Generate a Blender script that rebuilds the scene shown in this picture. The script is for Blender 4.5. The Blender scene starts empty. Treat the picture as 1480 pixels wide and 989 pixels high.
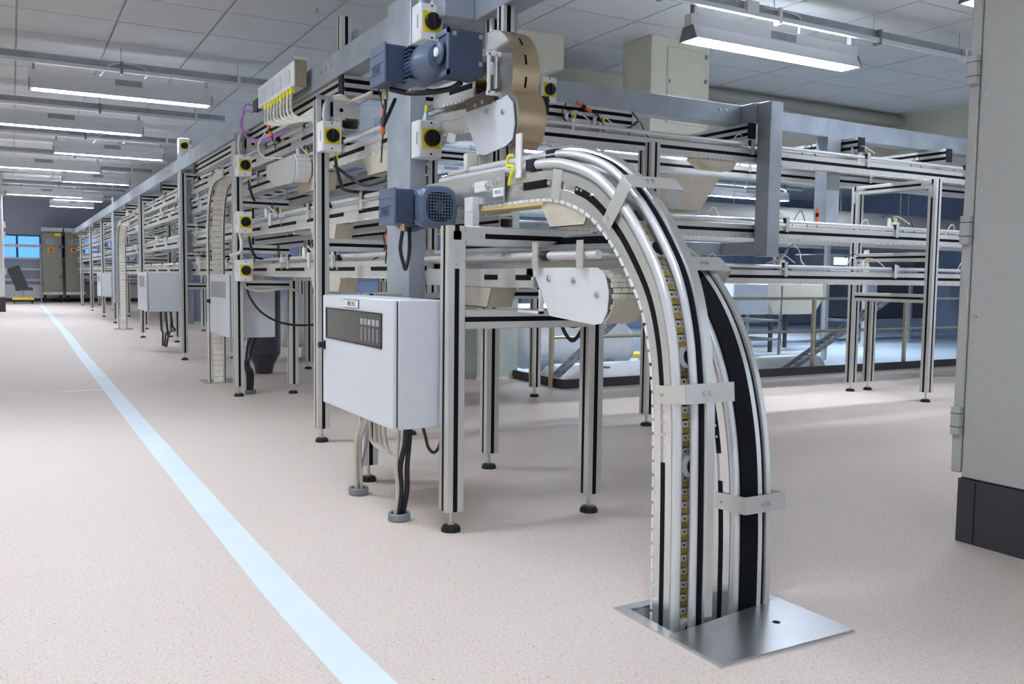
import bpy, math, random
from mathutils import Vector, Matrix
random.seed(7)
PI = math.pi
C = bpy.context.scene.collection
# ------------------------------------------------------------------ camera
CH, YAW, PITCH, ROLL, FPX = 1.2, .51243782, -.07194656, .01278237, 1284.5
Fv = Vector((math.sin(YAW)*math.cos(PITCH), math.cos(YAW)*math.cos(PITCH), math.sin(PITCH)))
_r = Vector((math.cos(YAW), -math.sin(YAW), 0)); _u = _r.cross(Fv)
Rv = _r*math.cos(ROLL)+_u*math.sin(ROLL); Uv = -_r*math.sin(ROLL)+_u*math.cos(ROLL)
cam = bpy.data.cameras.new('camera'); co = bpy.data.objects.new('camera', cam); C.objects.link(co)
cam.sensor_width = 36; cam.lens = FPX/1480*36; cam.clip_start = .05; cam.clip_end = 200
M3 = Matrix((Rv, Uv, -Fv)).transposed(); co.matrix_world = Matrix.Translation((0, 0, CH)) @ M3.to_4x4()
sc = bpy.context.scene; sc.camera = co
# ------------------------------------------------------------------ world, exposure
w = bpy.data.worlds.new('world'); sc.world = w; w.use_nodes = True
w.node_tree.nodes['Background'].inputs[0].default_value = (.76, .86, 1.0, 1)
w.node_tree.nodes['Background'].inputs[1].default_value = .38
sc.view_settings.view_transform = 'Standard'; sc.view_settings.look = 'None'
sc.view_settings.exposure = 1.18; sc.view_settings.gamma = 1; sc.view_settings.use_curve_mapping = False
LAMP_W = 60; LAMP_EMIT = 9; UP_F = .07

# ------------------------------------------------------------------ materials
MATS = {}
def mat(name, col, rough=.5, metal=0, noise=.06, scale=12, stretch=None, bump=0, emit=None, es=1, coat=0, alpha=None, trans=0, spec=None):
    if name in MATS: return MATS[name]
    m = bpy.data.materials.new(name); m.use_nodes = True; n = m.node_tree.nodes; l = m.node_tree.links
    b = n['Principled BSDF']
    tc = n.new('ShaderNodeTexCoord'); mp = n.new('ShaderNodeMapping'); l.new(tc.outputs['Object'], mp.inputs[0])
    if stretch: mp.inputs['Scale'].default_value = stretch
    nz = n.new('ShaderNodeTexNoise'); nz.inputs['Scale'].default_value = scale; nz.inputs['Detail'].default_value = 4
    l.new(mp.outputs[0], nz.inputs[0])
    r = n.new('ShaderNodeValToRGB'); e = r.color_ramp.elements
    e[0].position = .3; e[1].position = .7
    e[0].color = tuple(max(0, c*(1-noise)) for c in col)+(1,); e[1].color = tuple(min(1, c*(1+noise)) for c in col)+(1,)
    l.new(nz.outputs[0], r.inputs[0]); l.new(r.outputs[0], b.inputs['Base Color'])
    rr = n.new('ShaderNodeMapRange'); dr = .012 if metal > .4 else .05; rr.inputs['To Min'].default_value = max(.02, rough-dr); rr.inputs['To Max'].default_value = min(1, rough+dr)
    l.new(nz.outputs[0], rr.inputs[0]); l.new(rr.outputs[0], b.inputs['Roughness'])
    b.inputs['Metallic'].default_value = metal
    if coat: b.inputs['Coat Weight'].default_value = coat; b.inputs['Coat Roughness'].default_value = .12
    if trans: b.inputs['Transmission Weight'].default_value = trans
    if spec is not None: b.inputs['Specular IOR Level'].default_value = spec
    if bump:
        bp = n.new('ShaderNodeBump'); bp.inputs['Strength'].default_value = bump; bp.inputs['Distance'].default_value = .002
        l.new(nz.outputs[0], bp.inputs['Height']); l.new(bp.outputs[0], b.inputs['Normal'])
    if emit: b.inputs['Emission Color'].default_value = emit+(1,); b.inputs['Emission Strength'].default_value = es
    MATS[name] = m; return m
ALU = mat('anodised aluminium', (.66, .65, .62), .36, .55, .04, 3, (1, 1, .2))
ALUB = mat('bright aluminium', (.72, .72, .71), .24, .75, .04, 4)
GALV = mat('galvanised steel', (.39, .43, .48), .45, .5, .14, 5)
STEEL = mat('brushed steel', (.50, .49, .47), .32, .9, .05, 5)
STEELH = mat('hatch steel', (.47, .47, .47), .30, .92, .07, 4)
WARM = mat('reflection tinted steel', (.62, .49, .32), .28, .85, .08, 4)  # plain stainless on the covers; the beige floor's reflection is put into this tint
TUBEM = mat('satin guide tube', (.74, .74, .75), .33, .45, .015, .5)
ZINC = mat('zinc screw', (.6, .6, .55), .3, .9)
BLK = mat('black rubber', (.006, .006, .009), .7, spec=.15)
BLKP = mat('black plastic', (.010, .010, .014), .38, spec=.35)
DARK = mat('dark plinth', (.045, .043, .05), .6)
WHT = mat('white enamel', (.74, .74, .76), .38, 0, .02)
WHP = mat('white plastic', (.80, .80, .80), .4, 0, .03)
ENC = mat('light grey enclosure paint', (.66, .68, .72), .42, 0, .02, 60, None, .05)
CABM = mat('beige grey cabinet paint', (.47, .465, .44), .5, 0, .03, 40, None, .08)
MOT = mat('blue grey motor paint', (.10, .135, .21), .38, .1, .08)
MOTD = mat('dark blue motor paint', (.045, .065, .12), .4, .1, .08)
YEL = mat('yellow switch plate', (.85, .70, .03), .45)
YELC = mat('yellow connector', (.80, .75, .05), .5)
ORG = mat('orange connector', (.85, .17, .03), .5)
RED = mat('red button', (.7, .03, .02), .4)
PUR = mat('purple cable sheath', (.42, .16, .58), .45)
CBW = mat('white cable sheath', (.72, .72, .70), .5)
CBG = mat('grey beige cable sheath', (.60, .58, .48), .5)
CBB = mat('black cable sheath', (.015, .015, .02), .5)
IVO = mat('ivory chain plastic', (.88, .83, .71), .45, 0, .1, 30)
CHY = mat('ochre chain plastic', (.56, .38, .07), .5, 0, .3, 60)
BEI = mat('beige guard sheet', (.60, .55, .44), .5, .1, .06)
CREAM = mat('cream painted wall', (.74, .71, .60), .75, 0, .03)
BLUW = mat('blue grey wall panel', (.22, .26, .38), .6, 0, .06, 2)
BLUF = mat('blue grey far wall', (.42, .46, .58), .7, 0, .04)
CEILM = mat('ceiling tile', (.68, .685, .70), .85, 0, .03, 3, None, .1)
GRID = mat('ceiling grid', (.50, .50, .48), .6)
GLASSB = mat('daylit window pane', (.05, .12, .3), .15, emit=(.10, .32, .95), es=.75)
WIN = mat('smoked window', (.03, .03, .035), .06, 0, .1, coat=.5)
GREY = mat('grey label', (.33, .33, .35), .5)
MID = mat('mid grey plastic', (.22, .23, .25), .5)
OLI = mat('olive steel door', (.28, .265, .22), .42, .45, .05)
PITF = mat('light blue floor paint', (.46, .56, .66), .4, 0, .05, 2)
YELF = mat('yellow floor paint', (.72, .50, .06), .5)
TANK = mat('white tank shell', (.85, .87, .90), .3, 0, .03)
TANKD = mat('dark drum', (.07, .075, .095), .35, .3)
GLOW = mat('lamp tube', (1, 1, 1), .5, emit=(.86, .92, 1.0), es=LAMP_EMIT)
REFL = mat('lamp reflector', (.50, .56, .66), .3, .6)
TAPE = mat('pale blue floor tape', (.74, .81, .85), .38, 0, .04, 3)
PIPE = mat('grey duct lagging', (.42, .41, .38), .6)
BRASSR = mat('warm stainless rail', (.50, .45, .34), .28, .85)
PAPER = mat('white label', (.82, .82, .80), .6)

def floor_mat():
    m = bpy.data.materials.new('speckled vinyl floor'); m.use_nodes = True; n = m.node_tree.nodes; l = m.node_tree.links
    b = n['Principled BSDF']; tc = n.new('ShaderNodeTexCoord')
    base = n.new('ShaderNodeTexNoise'); base.inputs['Scale'].default_value = 90; base.inputs['Detail'].default_value = 5
    l.new(tc.outputs['Object'], base.inputs[0])
    r0 = n.new('ShaderNodeValToRGB'); r0.color_ramp.elements[0].position = .35; r0.color_ramp.elements[1].position = .65
    r0.color_ramp.elements[0].color = (.62, .525, .465, 1); r0.color_ramp.elements[1].color = (.725, .625, .56, 1)
    l.new(base.outputs[0], r0.inputs[0]); col = r0.outputs[0]
    for sc_, th, c, st in ((55, .13, (.22, .13, .07, 1), (1, 1, 1)), (85, .15, (.42, .22, .12, 1), (1, .7, 1)), (70, .14, (.78, .70, .60, 1), (.8, 1, 1)), (40, .085, (.12, .08, .07, 1), (1.3, .8, 1))):
        mp = n.new('ShaderNodeMapping'); mp.inputs['Scale'].default_value = st; mp.inputs['Location'].default_value = (sc_, th, 0)
        l.new(tc.outputs['Object'], mp.inputs[0])
        dn = n.new('ShaderNodeTexNoise'); dn.inputs['Scale'].default_value = 120; l.new(mp.outputs[0], dn.inputs[0])
        ad = n.new('ShaderNodeMixRGB'); ad.blend_type = 'LINEAR_LIGHT'; ad.inputs[0].default_value = .012
        l.new(mp.outputs[0], ad.inputs[1]); l.new(dn.outputs['Color'], ad.inputs[2])
        v = n.new('ShaderNodeTexVoronoi'); v.inputs['Scale'].default_value = sc_; l.new(ad.outputs[0], v.inputs['Vector'])
        lt = n.new('ShaderNodeMath'); lt.operation = 'LESS_THAN'; lt.inputs[1].default_value = th
        l.new(v.outputs['Distance'], lt.inputs[0])
        g = n.new('ShaderNodeMath'); g.operation = 'GREATER_THAN'; g.inputs[1].default_value = .45
        sp = n.new('ShaderNodeSeparateColor'); l.new(v.outputs['Color'], sp.inputs[0]); l.new(sp.outputs[0], g.inputs[0])
        mu = n.new('ShaderNodeMath'); mu.operation = 'MULTIPLY'; l.new(lt.outputs[0], mu.inputs[0]); l.new(g.outputs[0], mu.inputs[1])
        mu2 = n.new('ShaderNodeMath'); mu2.operation = 'MULTIPLY'; mu2.inputs[1].default_value = .95; l.new(mu.outputs[0], mu2.inputs[0])
        mx = n.new('ShaderNodeMixRGB'); l.new(mu2.outputs[0], mx.inputs[0]); l.new(col, mx.inputs[1]); mx.inputs[2].default_value = c; col = mx.outputs[0]
    l.new(col, b.inputs['Base Color'])
    b.inputs['Specular IOR Level'].default_value = .16
    big = n.new('ShaderNodeTexNoise'); big.inputs['Scale'].default_value = 2; l.new(tc.outputs['Object'], big.inputs[0])
    rr = n.new('ShaderNodeMapRange'); rr.inputs['To Min'].default_value = .42; rr.inputs['To Max'].default_value = .52; l.new(big.outputs[0], rr.inputs[0]); l.new(rr.outputs[0], b.inputs['Roughness'])
    return m
FLOOR = floor_mat()

# ------------------------------------------------------------------ mesh helpers
class MB:
    def __init__(s): s.v = []; s.f = []; s.sm = []
    def add(s, vs, fs, smooth=False):
        o = len(s.v); s.v += [tuple(p) for p in vs]; s.f += [tuple(i+o for i in f) for f in fs]; s.sm += [smooth]*len(fs); return s
    def hexa(s, p): return s.add(p, [(0, 3, 2, 1), (4, 5, 6, 7), (0, 1, 5, 4), (1, 2, 6, 5), (2, 3, 7, 6), (3, 0, 4, 7)])
    def box(s, x0, x1, y0, y1, z0, z1):
        return s.hexa([(x0, y0, z0), (x1, y0, z0), (x1, y1, z0), (x0, y1, z0), (x0, y0, z1), (x1, y0, z1), (x1, y1, z1), (x0, y1, z1)])
    def cbox(s, c, d, rx=0, ry=0, rz=0):
        R = Matrix.Rotation(rz, 3, 'Z') @ Matrix.Rotation(ry, 3, 'Y') @ Matrix.Rotation(rx, 3, 'X'); h = [k/2 for k in d]; c = Vector(c)
        return s.hexa([c+R@Vector((a*h[0], b*h[1], e*h[2])) for e in (-1, 1) for a, b in ((-1, -1), (1, -1), (1, 1), (-1, 1))])
    def prism(s, poly, ax, a, b):
        def P(q, t): return {0: (t, q[0], q[1]), 1: (q[0], t, q[1]), 2: (q[0], q[1], t)}[ax]
        n = len(poly)
        area = sum(poly[i][0]*poly[(i+1) % n][1]-poly[(i+1) % n][0]*poly[i][1] for i in range(n))
        if (area < 0) != (ax == 1): poly = poly[::-1]
        if b < a: a, b = b, a
        vs = [P(q, a) for q in poly]+[P(q, b) for q in poly]
        return s.add(vs, [tuple(range(n))[::-1], tuple(range(n, 2*n))]+[(i, (i+1) % n, n+(i+1) % n, n+i) for i in range(n)])
    def cyl(s, p0, p1, r0, r1=None, n=16, caps=True):
        r1 = r0 if r1 is None else r1; p0 = Vector(p0); p1 = Vector(p1); d = (p1-p0).normalized()
        a = d.orthogonal().normalized(); b = d.cross(a); vs = []
        for p, r in ((p0, r0), (p1, r1)):
            vs += [p+(a*math.cos(2*PI*i/n)+b*math.sin(2*PI*i/n))*r for i in range(n)]
        s.add(vs, [(i, (i+1) % n, n+(i+1) % n, n+i) for i in range(n)], True)
        if caps: s.add(vs[:n], [tuple(range(n))[::-1]]); s.add(vs[n:], [tuple(range(n))])
        return s
    def lathe(s, prof, c, n=20, ax=2):
        vs = []
        for r, z in prof:
            for i in range(n):
                a = 2*PI*i/n; q = (r*math.cos(a), r*math.sin(a), z)
                if ax == 1: q = (q[0], q[2], q[1])
                if ax == 0: q = (q[2], q[0], q[1])
                vs.append((c[0]+q[0], c[1]+q[1], c[2]+q[2]))
        m = len(prof); fs = [(j*n+i, j*n+(i+1) % n, (j+1)*n+(i+1) % n, (j+1)*n+i) for j in range(m-1) for i in range(n)]
        s.add(vs, fs, True); s.add(vs[:n], [tuple(range(n))[::-1]]); s.add(vs[-n:], [tuple(range(n))]); return s
    def tube(s, pts, r, n=8):
        pts = [Vector(p) for p in pts]; m = len(pts); vs = []; a = None
        for i in range(m):
            t = (pts[min(i+1, m-1)]-pts[max(i-1, 0)]).normalized()
            a = t.orthogonal().normalized() if a is None else (a-t*a.dot(t)).normalized()
            b = t.cross(a); vs += [pts[i]+(a*math.cos(2*PI*k/n)+b*math.sin(2*PI*k/n))*r for k in range(n)]
        s.add(vs, [(j*n+k, j*n+(k+1) % n, (j+1)*n+(k+1) % n, (j+1)*n+k) for j in range(m-1) for k in range(n)], True)
        s.add(vs[:n], [tuple(range(n))[::-1]]); s.add(vs[-n:], [tuple(range(n))]); return s
    def sweep(s, frames, poly, smooth=False):
        n = len(poly); m = len(frames); vs = []
        for p, u, v in frames: vs += [p+u*a+v*b for a, b in poly]
        s.add(vs, [(j*n+i, j*n+(i+1) % n, (j+1)*n+(i+1) % n, (j+1)*n+i) for j in range(m-1) for i in range(n)], smooth)
        s.add(vs[:n], [tuple(range(n))[::-1]]); s.add(vs[-n:], [tuple(range(n))]); return s
    def build(s, name, m, parent=None, bev=0, kind=None):
        me = bpy.data.meshes.new(name); me.from_pydata(s.v, [], s.f); me.polygons.foreach_set('use_smooth', s.sm); me.materials.append(m); me.validate()
        import bmesh
        bm = bmesh.new(); bm.from_mesh(me); bmesh.ops.recalc_face_normals(bm, faces=bm.faces); bm.to_mesh(me); bm.free()
        me.set_sharp_from_angle(angle=math.radians(38))
        o = bpy.data.objects.new(name, me); C.objects.link(o)
        if parent is not None:
            o.parent = parent
            if parent.type == 'EMPTY': o.location = -parent.location
        if bev:
            bv = o.modifiers.new('bevel', 'BEVEL'); bv.width = bev; bv.segments = 2; bv.limit_method = 'ANGLE'
        if kind: o['kind'] = kind
        return o
def tag(o, label, cat, group=None):
    o['label'] = label; o['category'] = cat
    if group: o['group'] = group
    return o
def thing(name, loc, label, cat, group=None):
    o = bpy.data.objects.new(name, None); C.objects.link(o); o.location = loc; o.empty_display_size = .05
    return tag(o, label, cat, group)
def copy_tree(o, parent=None):
    c = o.copy(); C.objects.link(c)
    if parent is not None: c.parent = parent; c.matrix_parent_inverse = o.matrix_parent_inverse
    for ch in list(o.children): copy_tree(ch, c)
    return c
def struct(name, mb, m, parent=None):
    o = mb.build(name, m, parent)
    if parent is None: o['kind'] = 'structure'
    return o
def B(*a): return MB().box(*a)
def spline(pts, k=6):
    P = [Vector(p) for p in pts]; P = [P[0]*2-P[1]]+P+[P[-1]*2-P[-2]]; out = []
    for i in range(1, len(P)-2):
        for j in range(k):
            t = j/k; a, b, c, d = P[i-1:i+3]
            out.append(.5*((2*b)+(-a+c)*t+(2*a-5*b+4*c-d)*t*t+(-a+3*b-3*c+d)*t**3))
    return out+[P[-2]]
def scr(mb, c, ax, r=.007, h=.005):
    d = Vector((0, 0, 0)); d[ax] = h if h > 0 else h
    return mb.cyl(Vector(c), Vector(c)+d, r, n=8)

# ------------------------------------------------------------------ setting
FX0, FX1, FY0, FY1 = -3.2, 14.2, -3, 41
HX = (1.93, 2.452, 2.05, 2.53); PX, PY = 5.24, 8.15
fl = MB()
for x0, x1, y0, y1 in ((FX0, HX[0], FY0, PY), (HX[1], FX1, FY0, PY), (HX[0], HX[1], FY0, HX[2]), (HX[0], HX[1], HX[3], PY), (FX0, PX, PY, FY1), (PX, FX1, 24, FY1)):
    fl.add([(x0, y0, 0), (x1, y0, 0), (x1, y1, 0), (x0, y1, 0)], [(0, 1, 2, 3)])
struct('floor', fl, FLOOR)
struct('floor_pit', B(PX-.1, 26, PY-.05, 24, -.5, -.4), PITF)
mb = B(HX[0]-.02, HX[0], HX[2], HX[3], -.5, -.002); mb.box(HX[1], HX[1]+.02, HX[2], HX[3], -.5, -.002); mb.box(HX[0], HX[1], HX[3], HX[3]+.02, -.5, -.002); mb.box(HX[0], HX[1], HX[2]-.02, HX[2], -.5, -.002); mb.box(HX[0], HX[1], HX[2], HX[3], -.52, -.5)
struct('trim_1', mb, ALU)['label'] = 'metal lining of the floor duct under the cover plate'
# curb round the pit
mb = B(PX-.04, PX, PY-.04, 9.25, -.4, .10); struct('trim_2', mb, DARK)
mb = B(PX, 26, PY-.04, PY, -.4, .10); struct('trim_3', mb, DARK)
# tape lines, laid flat
T = [(.832, 18.9), (.80, 14.6), (.79, 10.2), (.785, 7.4), (.79, 4.03), (.80, 3.0), (.83, 2.2), (.86, 1.5)]
mb = MB(); W_ = .142
pts = spline([(x, y, 0) for x, y in [(.86, 40.3), (.84, 27)]+T], 4)
for a, b in zip(pts, pts[1:]):
    mb.add([(a.x, a.y, .0015), (a.x+W_, a.y, .0015), (b.x+W_, b.y, .0015), (b.x, b.y, .0015)], [(0, 1, 2, 3)])
tag(mb.build('floor_tape', TAPE), 'long pale blue tape line running down the beige aisle floor', 'floor tape')
tag(MB().add([(-1.5, 9.93, .002), (1.6, 9.93, .002), (1.6, 9.985, .002), (-1.5, 9.985, .002)], [(0, 1, 2, 3)]).build('floor_joint_strip', WHP), 'thin white strip crossing the aisle floor under the blue tape', 'floor strip')
# ceiling: tiles in a grid
CZ = 4.15; PXT, PYT = 1.03, 1.07
ceil = struct('ceiling', B(-3.2, 26, -3, 41, CZ+.02, CZ+.10), GRID)
def proj(p):
    d = Vector(p)-Vector((0, 0, CH)); z = d.dot(Fv)
    if z < .1: return None
    return 740+FPX*d.dot(Rv)/z, 494.5-FPX*d.dot(Uv)/z, z
tiles = []
for i in range(-5, 24):
    for j in range(-9, 32):
        x = 2.18+i*PXT; y = 7.32+j*PYT
        if x > 13.9 and y > 10: continue
        q = proj((x+.5, y+.5, CZ)); s = 0
        if q and -120 < q[0] < 1600 and -80 < q[1]: s = 1/q[2]**2
        tiles.append((s, x, y))
tiles.sort(key=lambda t: -t[0])
me0 = None; rest = MB(); g = .011
for k, (s, x, y) in enumerate(tiles):
    if k < 290 and s > 0:
        if me0 is None:
            o = B(g, PXT-g, g, PYT-g, 0, .02).build('ceiling_tile', CEILM, ceil); me0 = o.data
        else:
            o = bpy.data.objects.new('ceiling_tile', me0); C.objects.link(o); o.parent = ceil
        o.location = (x, y, CZ-.004*(1+math.sin(k*2.3)*.3))
    else: rest.box(x+g, x+PXT-g, y+g, y+PYT-g, CZ-.004, CZ+.016)
rest.build('ceiling_tile_field', CEILM, ceil, kind='stuff')
# walls
struct('wall_far', B(-3.2, 14.2, 40.9, 41.1, 0, CZ+.1), BLUF)
struct('wall_left', B(-3.4, -3.2, -3, 41.1, 0, CZ+.1), CREAM)
struct('wall_right_far', B(14.2, 14.4, 24, 41.1, -.5, CZ+.1), BLUW)
struct('wall_pit_left', B(PX-.1, PX-.04, 9.25, 24, -.5, -.003), PITF)
struct('wall_near_right', B(9.5, 9.7, -3, 3.2, 0, CZ+.1), CREAM)
# bulkhead above the pit
struct('wall_bulkhead', B(6.2, 13.78, 10.7, 10.9, 3.05, CZ+.02), CREAM)
struct('wall_bulkhead_side', B(13.78, 14.0, 6.0, 10.9, 2.9, CZ+.02), CREAM)
struct('trim_4', MB().cyl((8.6, 10.5, 4.03), (13.7, 10.5, 4.03), .085, n=16), PIPE)
mb = MB()
for x in (8.0, 9.9, 11.9): mb.box(x, x+.09, 10.64, 10.7, 3.05, CZ-.35)
struct('trim_5', mb, CREAM)
# blue panelled wall of the hall beyond
wb = struct('wall_right', B(3.9, 26, 23.4, 23.6, -.5, CZ+.02), BLUW)
struct('wall_hall_right', B(25.8, 26, -3, 23.6, -.5, CZ+.1), BLUW)
p0 = None
for i in range(11):
    for z0, z1 in ((-.35, 1.05), (1.1, 2.5), (2.55, 3.9)):
        x = 4.0+i*2.0
        o = B(x+.02, x+1.98, 23.36, 23.4, z0, z1).build('wall_panel', BLUW, wb)
# hanging boxed duct with hatch, next to the ceiling
t = thing('boxed_duct', (6.78, 8.72, 3.2), 'cream boxed duct with a flush access door hanging from ceiling', 'duct')
B(6.78, 7.70, 8.72, 9.3, 3.0, CZ).build('casing', CREAM, t, .01)
B(7.02, 7.62, 8.70, 8.72, 3.12, CZ-.12).build('access_door', CREAM, t, .006)
for z in (3.35, 3.65, 3.95): B(7.60, 7.64, 8.69, 8.70, z, z+.05).build('hinge', MID, t)
B(7.04, 7.06, 8.69, 8.70, 3.6, 3.64).build('latch', MID, t)
t = thing('ceiling_bulkhead_box', (5.2, 9.4, 3.7), 'plain cream box under the ceiling behind the curved covers', 'boxed duct')
MB().prism([(4.6, 3.45), (5.944, 3.746), (5.944, CZ), (4.6, CZ)], 1, 9.36, 10.3).build('casing', CREAM, t, .01)
t = thing('wall_duct_step', (6.0, 10.2, 3.3), 'low cream duct section left of the boxed duct', 'boxed duct')
B(6.0, 7.0, 10.0, 10.6, 3.05, 3.72).build('casing', CREAM, t, .01); B(6.55, 6.62, 9.97, 10.0, 3.05, 3.78).build('cover_strip', WHT, t)
# white square column by the pit
t = thing('square_column', (4.9, 9.3, 0), 'pale green white square column standing at the pit corner', 'column')
B(4.72, 5.27, 9.22, 9.8, 0, 2.3).build('shaft', mat('pale green paint', (.58, .63, .60), .55), t, .01)
B(4.705, 5.285, 9.205, 9.815, 0, .03).build('skirting', CREAM, t)
# left column far down the aisle
t = thing('aisle_column', (-.6, 30.6, 0), 'white rounded column with dark base at left picture edge', 'column')
B(-1.1, -.19, 30.4, 31.3, .42, CZ).build('shaft', WHT, t, .05); B(-1.12, -.18, 30.38, 31.3, 0, .42).build('base', DARK, t)
mb = MB()
for z in (1.1, 2.2, 2.5): mb.box(-.19, -.13, 30.5, 30.7, z, z+.18)
mb.build('switch_box', WHP, t)
# window of far wall
for i, (x0, x1) in enumerate(((-.3, 1.05), (1.82, 1.9), (2.62, 4.6))):
    fr = MB(); z0, z1 = 1.78, 2.62
    o = struct('window_%d' % (i+1), MB().box(x0, x1, 40.82, 40.89, z0-.06, z0).box(x0, x1, 40.82, 40.89, z1, z1+.06).box(x0, x0+.05, 40.82, 40.89, z0, z1).box(x1-.05, x1, 40.82, 40.89, z0, z1).box((x0+x1)/2-.2, (x0+x1)/2-.12, 40.84, 40.88, z0, z1), mat('blue window frame', (.05, .08, .18), .5))
    B(x0, x1, 40.86, 40.87, z0, z1).build('pane', GLASSB, o)
for x in (-.35, 1.0, 2.8, 4.9): tag(B(x, x+.05, 40.68, 40.74, 0, 2.3).build('guard_post', WHP), {-.35: 'leftmost', 1.0: 'second', 2.8: 'third', 4.9: 'rightmost'}[x]+' white upright holding the rails on the far end wall', 'post', 'white uprights on the far end wall')
for i, z in enumerate((2.18, 1.70, 1.27, .84)):
    t = tag(B(-.4, 5, 40.6, 40.68, z, z+(.11 if z > 2 else .07)).build('guard_rail', WHP), ['topmost', 'second', 'third', 'lowest'][i]+' of the white rails across the far end wall', 'rail', 'white rails on the far end wall')
struct('baseboard_far', B(-3.2, 14.2, 40.85, 40.9, 0, .14), DARK)
B_ = B(-3.2, 14.2, 40.86, 40.9, .14, .70); struct('trim_6', B_, WHT)
# two control cabinets at the far end
def far_cab(x, label):
    t = thing('control_cabinet', (x, 40.0, 0), label, 'cabinet', 'olive cabinets at the far end')
    B(x, x+.70, 39.7, 40.4, .42, 2.78).build('body', OLI, t, .01)
    B(x-.03, x+.73, 39.6, 40.45, 2.78, 2.95).build('roof', STEEL, t, .01)
    B(x, x+.7, 39.7, 40.4, .30, .42).build('skirt', CREAM, t)
    for k, (a, b) in enumerate(((.46, 1.6), (1.62, 2.76))):
        d = B(x+.03, x+.67, 39.67, 39.7, a, b).build('door', OLI, t)
        B(x+.60, x+.64, 39.65, 39.67, (a+b)/2-.05, (a+b)/2+.05).build('latch', BLKP, d)
    B(x+.12, x+.44, 39.655, 39.67, 2.28, 2.52).build('display', GREY, t)
    o = B(x+.20, x+.42, 39.655, 39.67, 2.0, 2.17).build('switch_plate', YEL, t)
    MB().cyl((x+.31, 39.65, 2.08), (x+.31, 39.61, 2.08), .07).build('knob', RED, o)
    B(x+.45, x+.67, 39.655, 39.67, 2.62, 2.74).build('warning_label', YEL, t)
    for lx in (x+.04, x+.60):
        for ly in (39.74, 40.3): B(lx, lx+.07, ly, ly+.07, 0, .30).build('leg', BLKP, t)
far_cab(1.07, 'left one of two olive control cabinets at the far wall')
far_cab(1.88, 'right one of two olive control cabinets at the far wall')
t = thing('hand_cart', (.35, 38.4, 0), 'low yellow wheeled cart at the far end of the aisle', 'cart')
B(0, .72, 38.2, 38.9, .14, .24).build('deck', YELF, t, .01)
for x in (.06, .66):
    for y in (38.25, 38.8): MB().cyl((x-.02, y, .07), (x+.02, y, .07), .07).build('wheel', BLK, t)
MB().cyl((.36, 38.6, .24), (.36, 38.6, .5), .03).build('post', STEEL, t)
MB().cbox((.2, 38.6, .95), (.42, .06, .9), 0, -.35).build('backrest', DARK, t, .02); B(.1, .7, 38.4, 38.85, .5, .6).build('seat', DARK, t, .02)

# ------------------------------------------------------------------ lamps
def luminaire(x0, x1, y, z, label, n_cell=22, power=1):
    """louvred pendant fitting running along X; (x, y, z) is its lower front edge"""
    t = thing('pendant_light', ((x0+x1)/2, y+.12, z), label, 'light', 'louvred fluorescent pendants')
    w_ = .24
    B(x0, x1, y+.07, y+w_-.07, z+.125, z+.24).build('housing', WHT, t)
    MB().prism([(y, z+.0), (y+.004, z), (y+.074, z+.135), (y+.070, z+.135)], 0, x0, x1).build('front_reflector', WHT, t)
    MB().prism([(y+w_, z+.0), (y+w_-.004, z), (y+w_-.074, z+.135), (y+w_-.070, z+.135)], 0, x0, x1).build('rear_reflector', WHT, t)
    for xx in (x0, x1-.012):
        MB().prism([(y-.004, z-.004), (y+w_+.004, z-.004), (y+w_-.05, z+.13), (y+.05, z+.13)], 0, xx, xx+.012).build('end_cap', MID, t)
    MB().cyl((x0+.03, y+.12, z+.078), (x1-.03, y+.12, z+.078), .014, n=10).build('lamp_tube', GLOW, t)
    B(x0+.02, x1-.02, y+.085, y+w_-.085, z+.112, z+.118).build('diffuser', GLOW, t)
    B(x0+.45*(x1-x0), x0+.60*(x1-x0), y+.066, y+.07, z+.15, z+.225).build('ballast_label', GREY, t)
    lv = MB()
    for k in range(n_cell+1):
        xx = x0+.03+(x1-x0-.06)*k/n_cell; lv.prism([(y+.008, z+.004), (y+w_-.008, z+.004), (y+w_-.03, z+.035), (y+.03, z+.035)], 0, xx-.005, xx+.005)
    lv.box(x0+.01, x1-.01, y+.117, y+.123, z+.004, z+.03)
    lv.build('louvre', REFL, t)
    for xx in (x0+.05, x1-.08):
        MB().box(xx, xx+.025, y+.09, y+.15, z+.24, z+.34).box(xx-.02, xx+.045, y+.08, y+.16, z+.235, z+.25).build('hanger', MID, t)
    L = bpy.data.lights.new('lamp_light', 'AREA'); L.shape = 'RECTANGLE'; L.size = x1-x0-.1; L.size_y = .13; L.energy = LAMP_W*power*(x1-x0)/2.2; L.color = (.80, .89, 1.0)
    lo = bpy.data.objects.new('lamp_light', L); C.objects.link(lo); lo.location = Vector(((x0+x1)/2, y+.12, z+.05))-t.location; lo.parent = t
    U = bpy.data.lights.new('lamp_uplight', 'AREA'); U.shape = 'RECTANGLE'; U.size = x1-x0-.1; U.size_y = .1; U.energy = L.energy*UP_F; U.color = (.74, .85, 1.0)
    uo = bpy.data.objects.new('lamp_uplight', U); C.objects.link(uo); uo.location = Vector(((x0+x1)/2, y+.12, z+.25))-t.location; uo.rotation_euler = (PI, 0, 0); uo.parent = t
    return t
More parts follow.
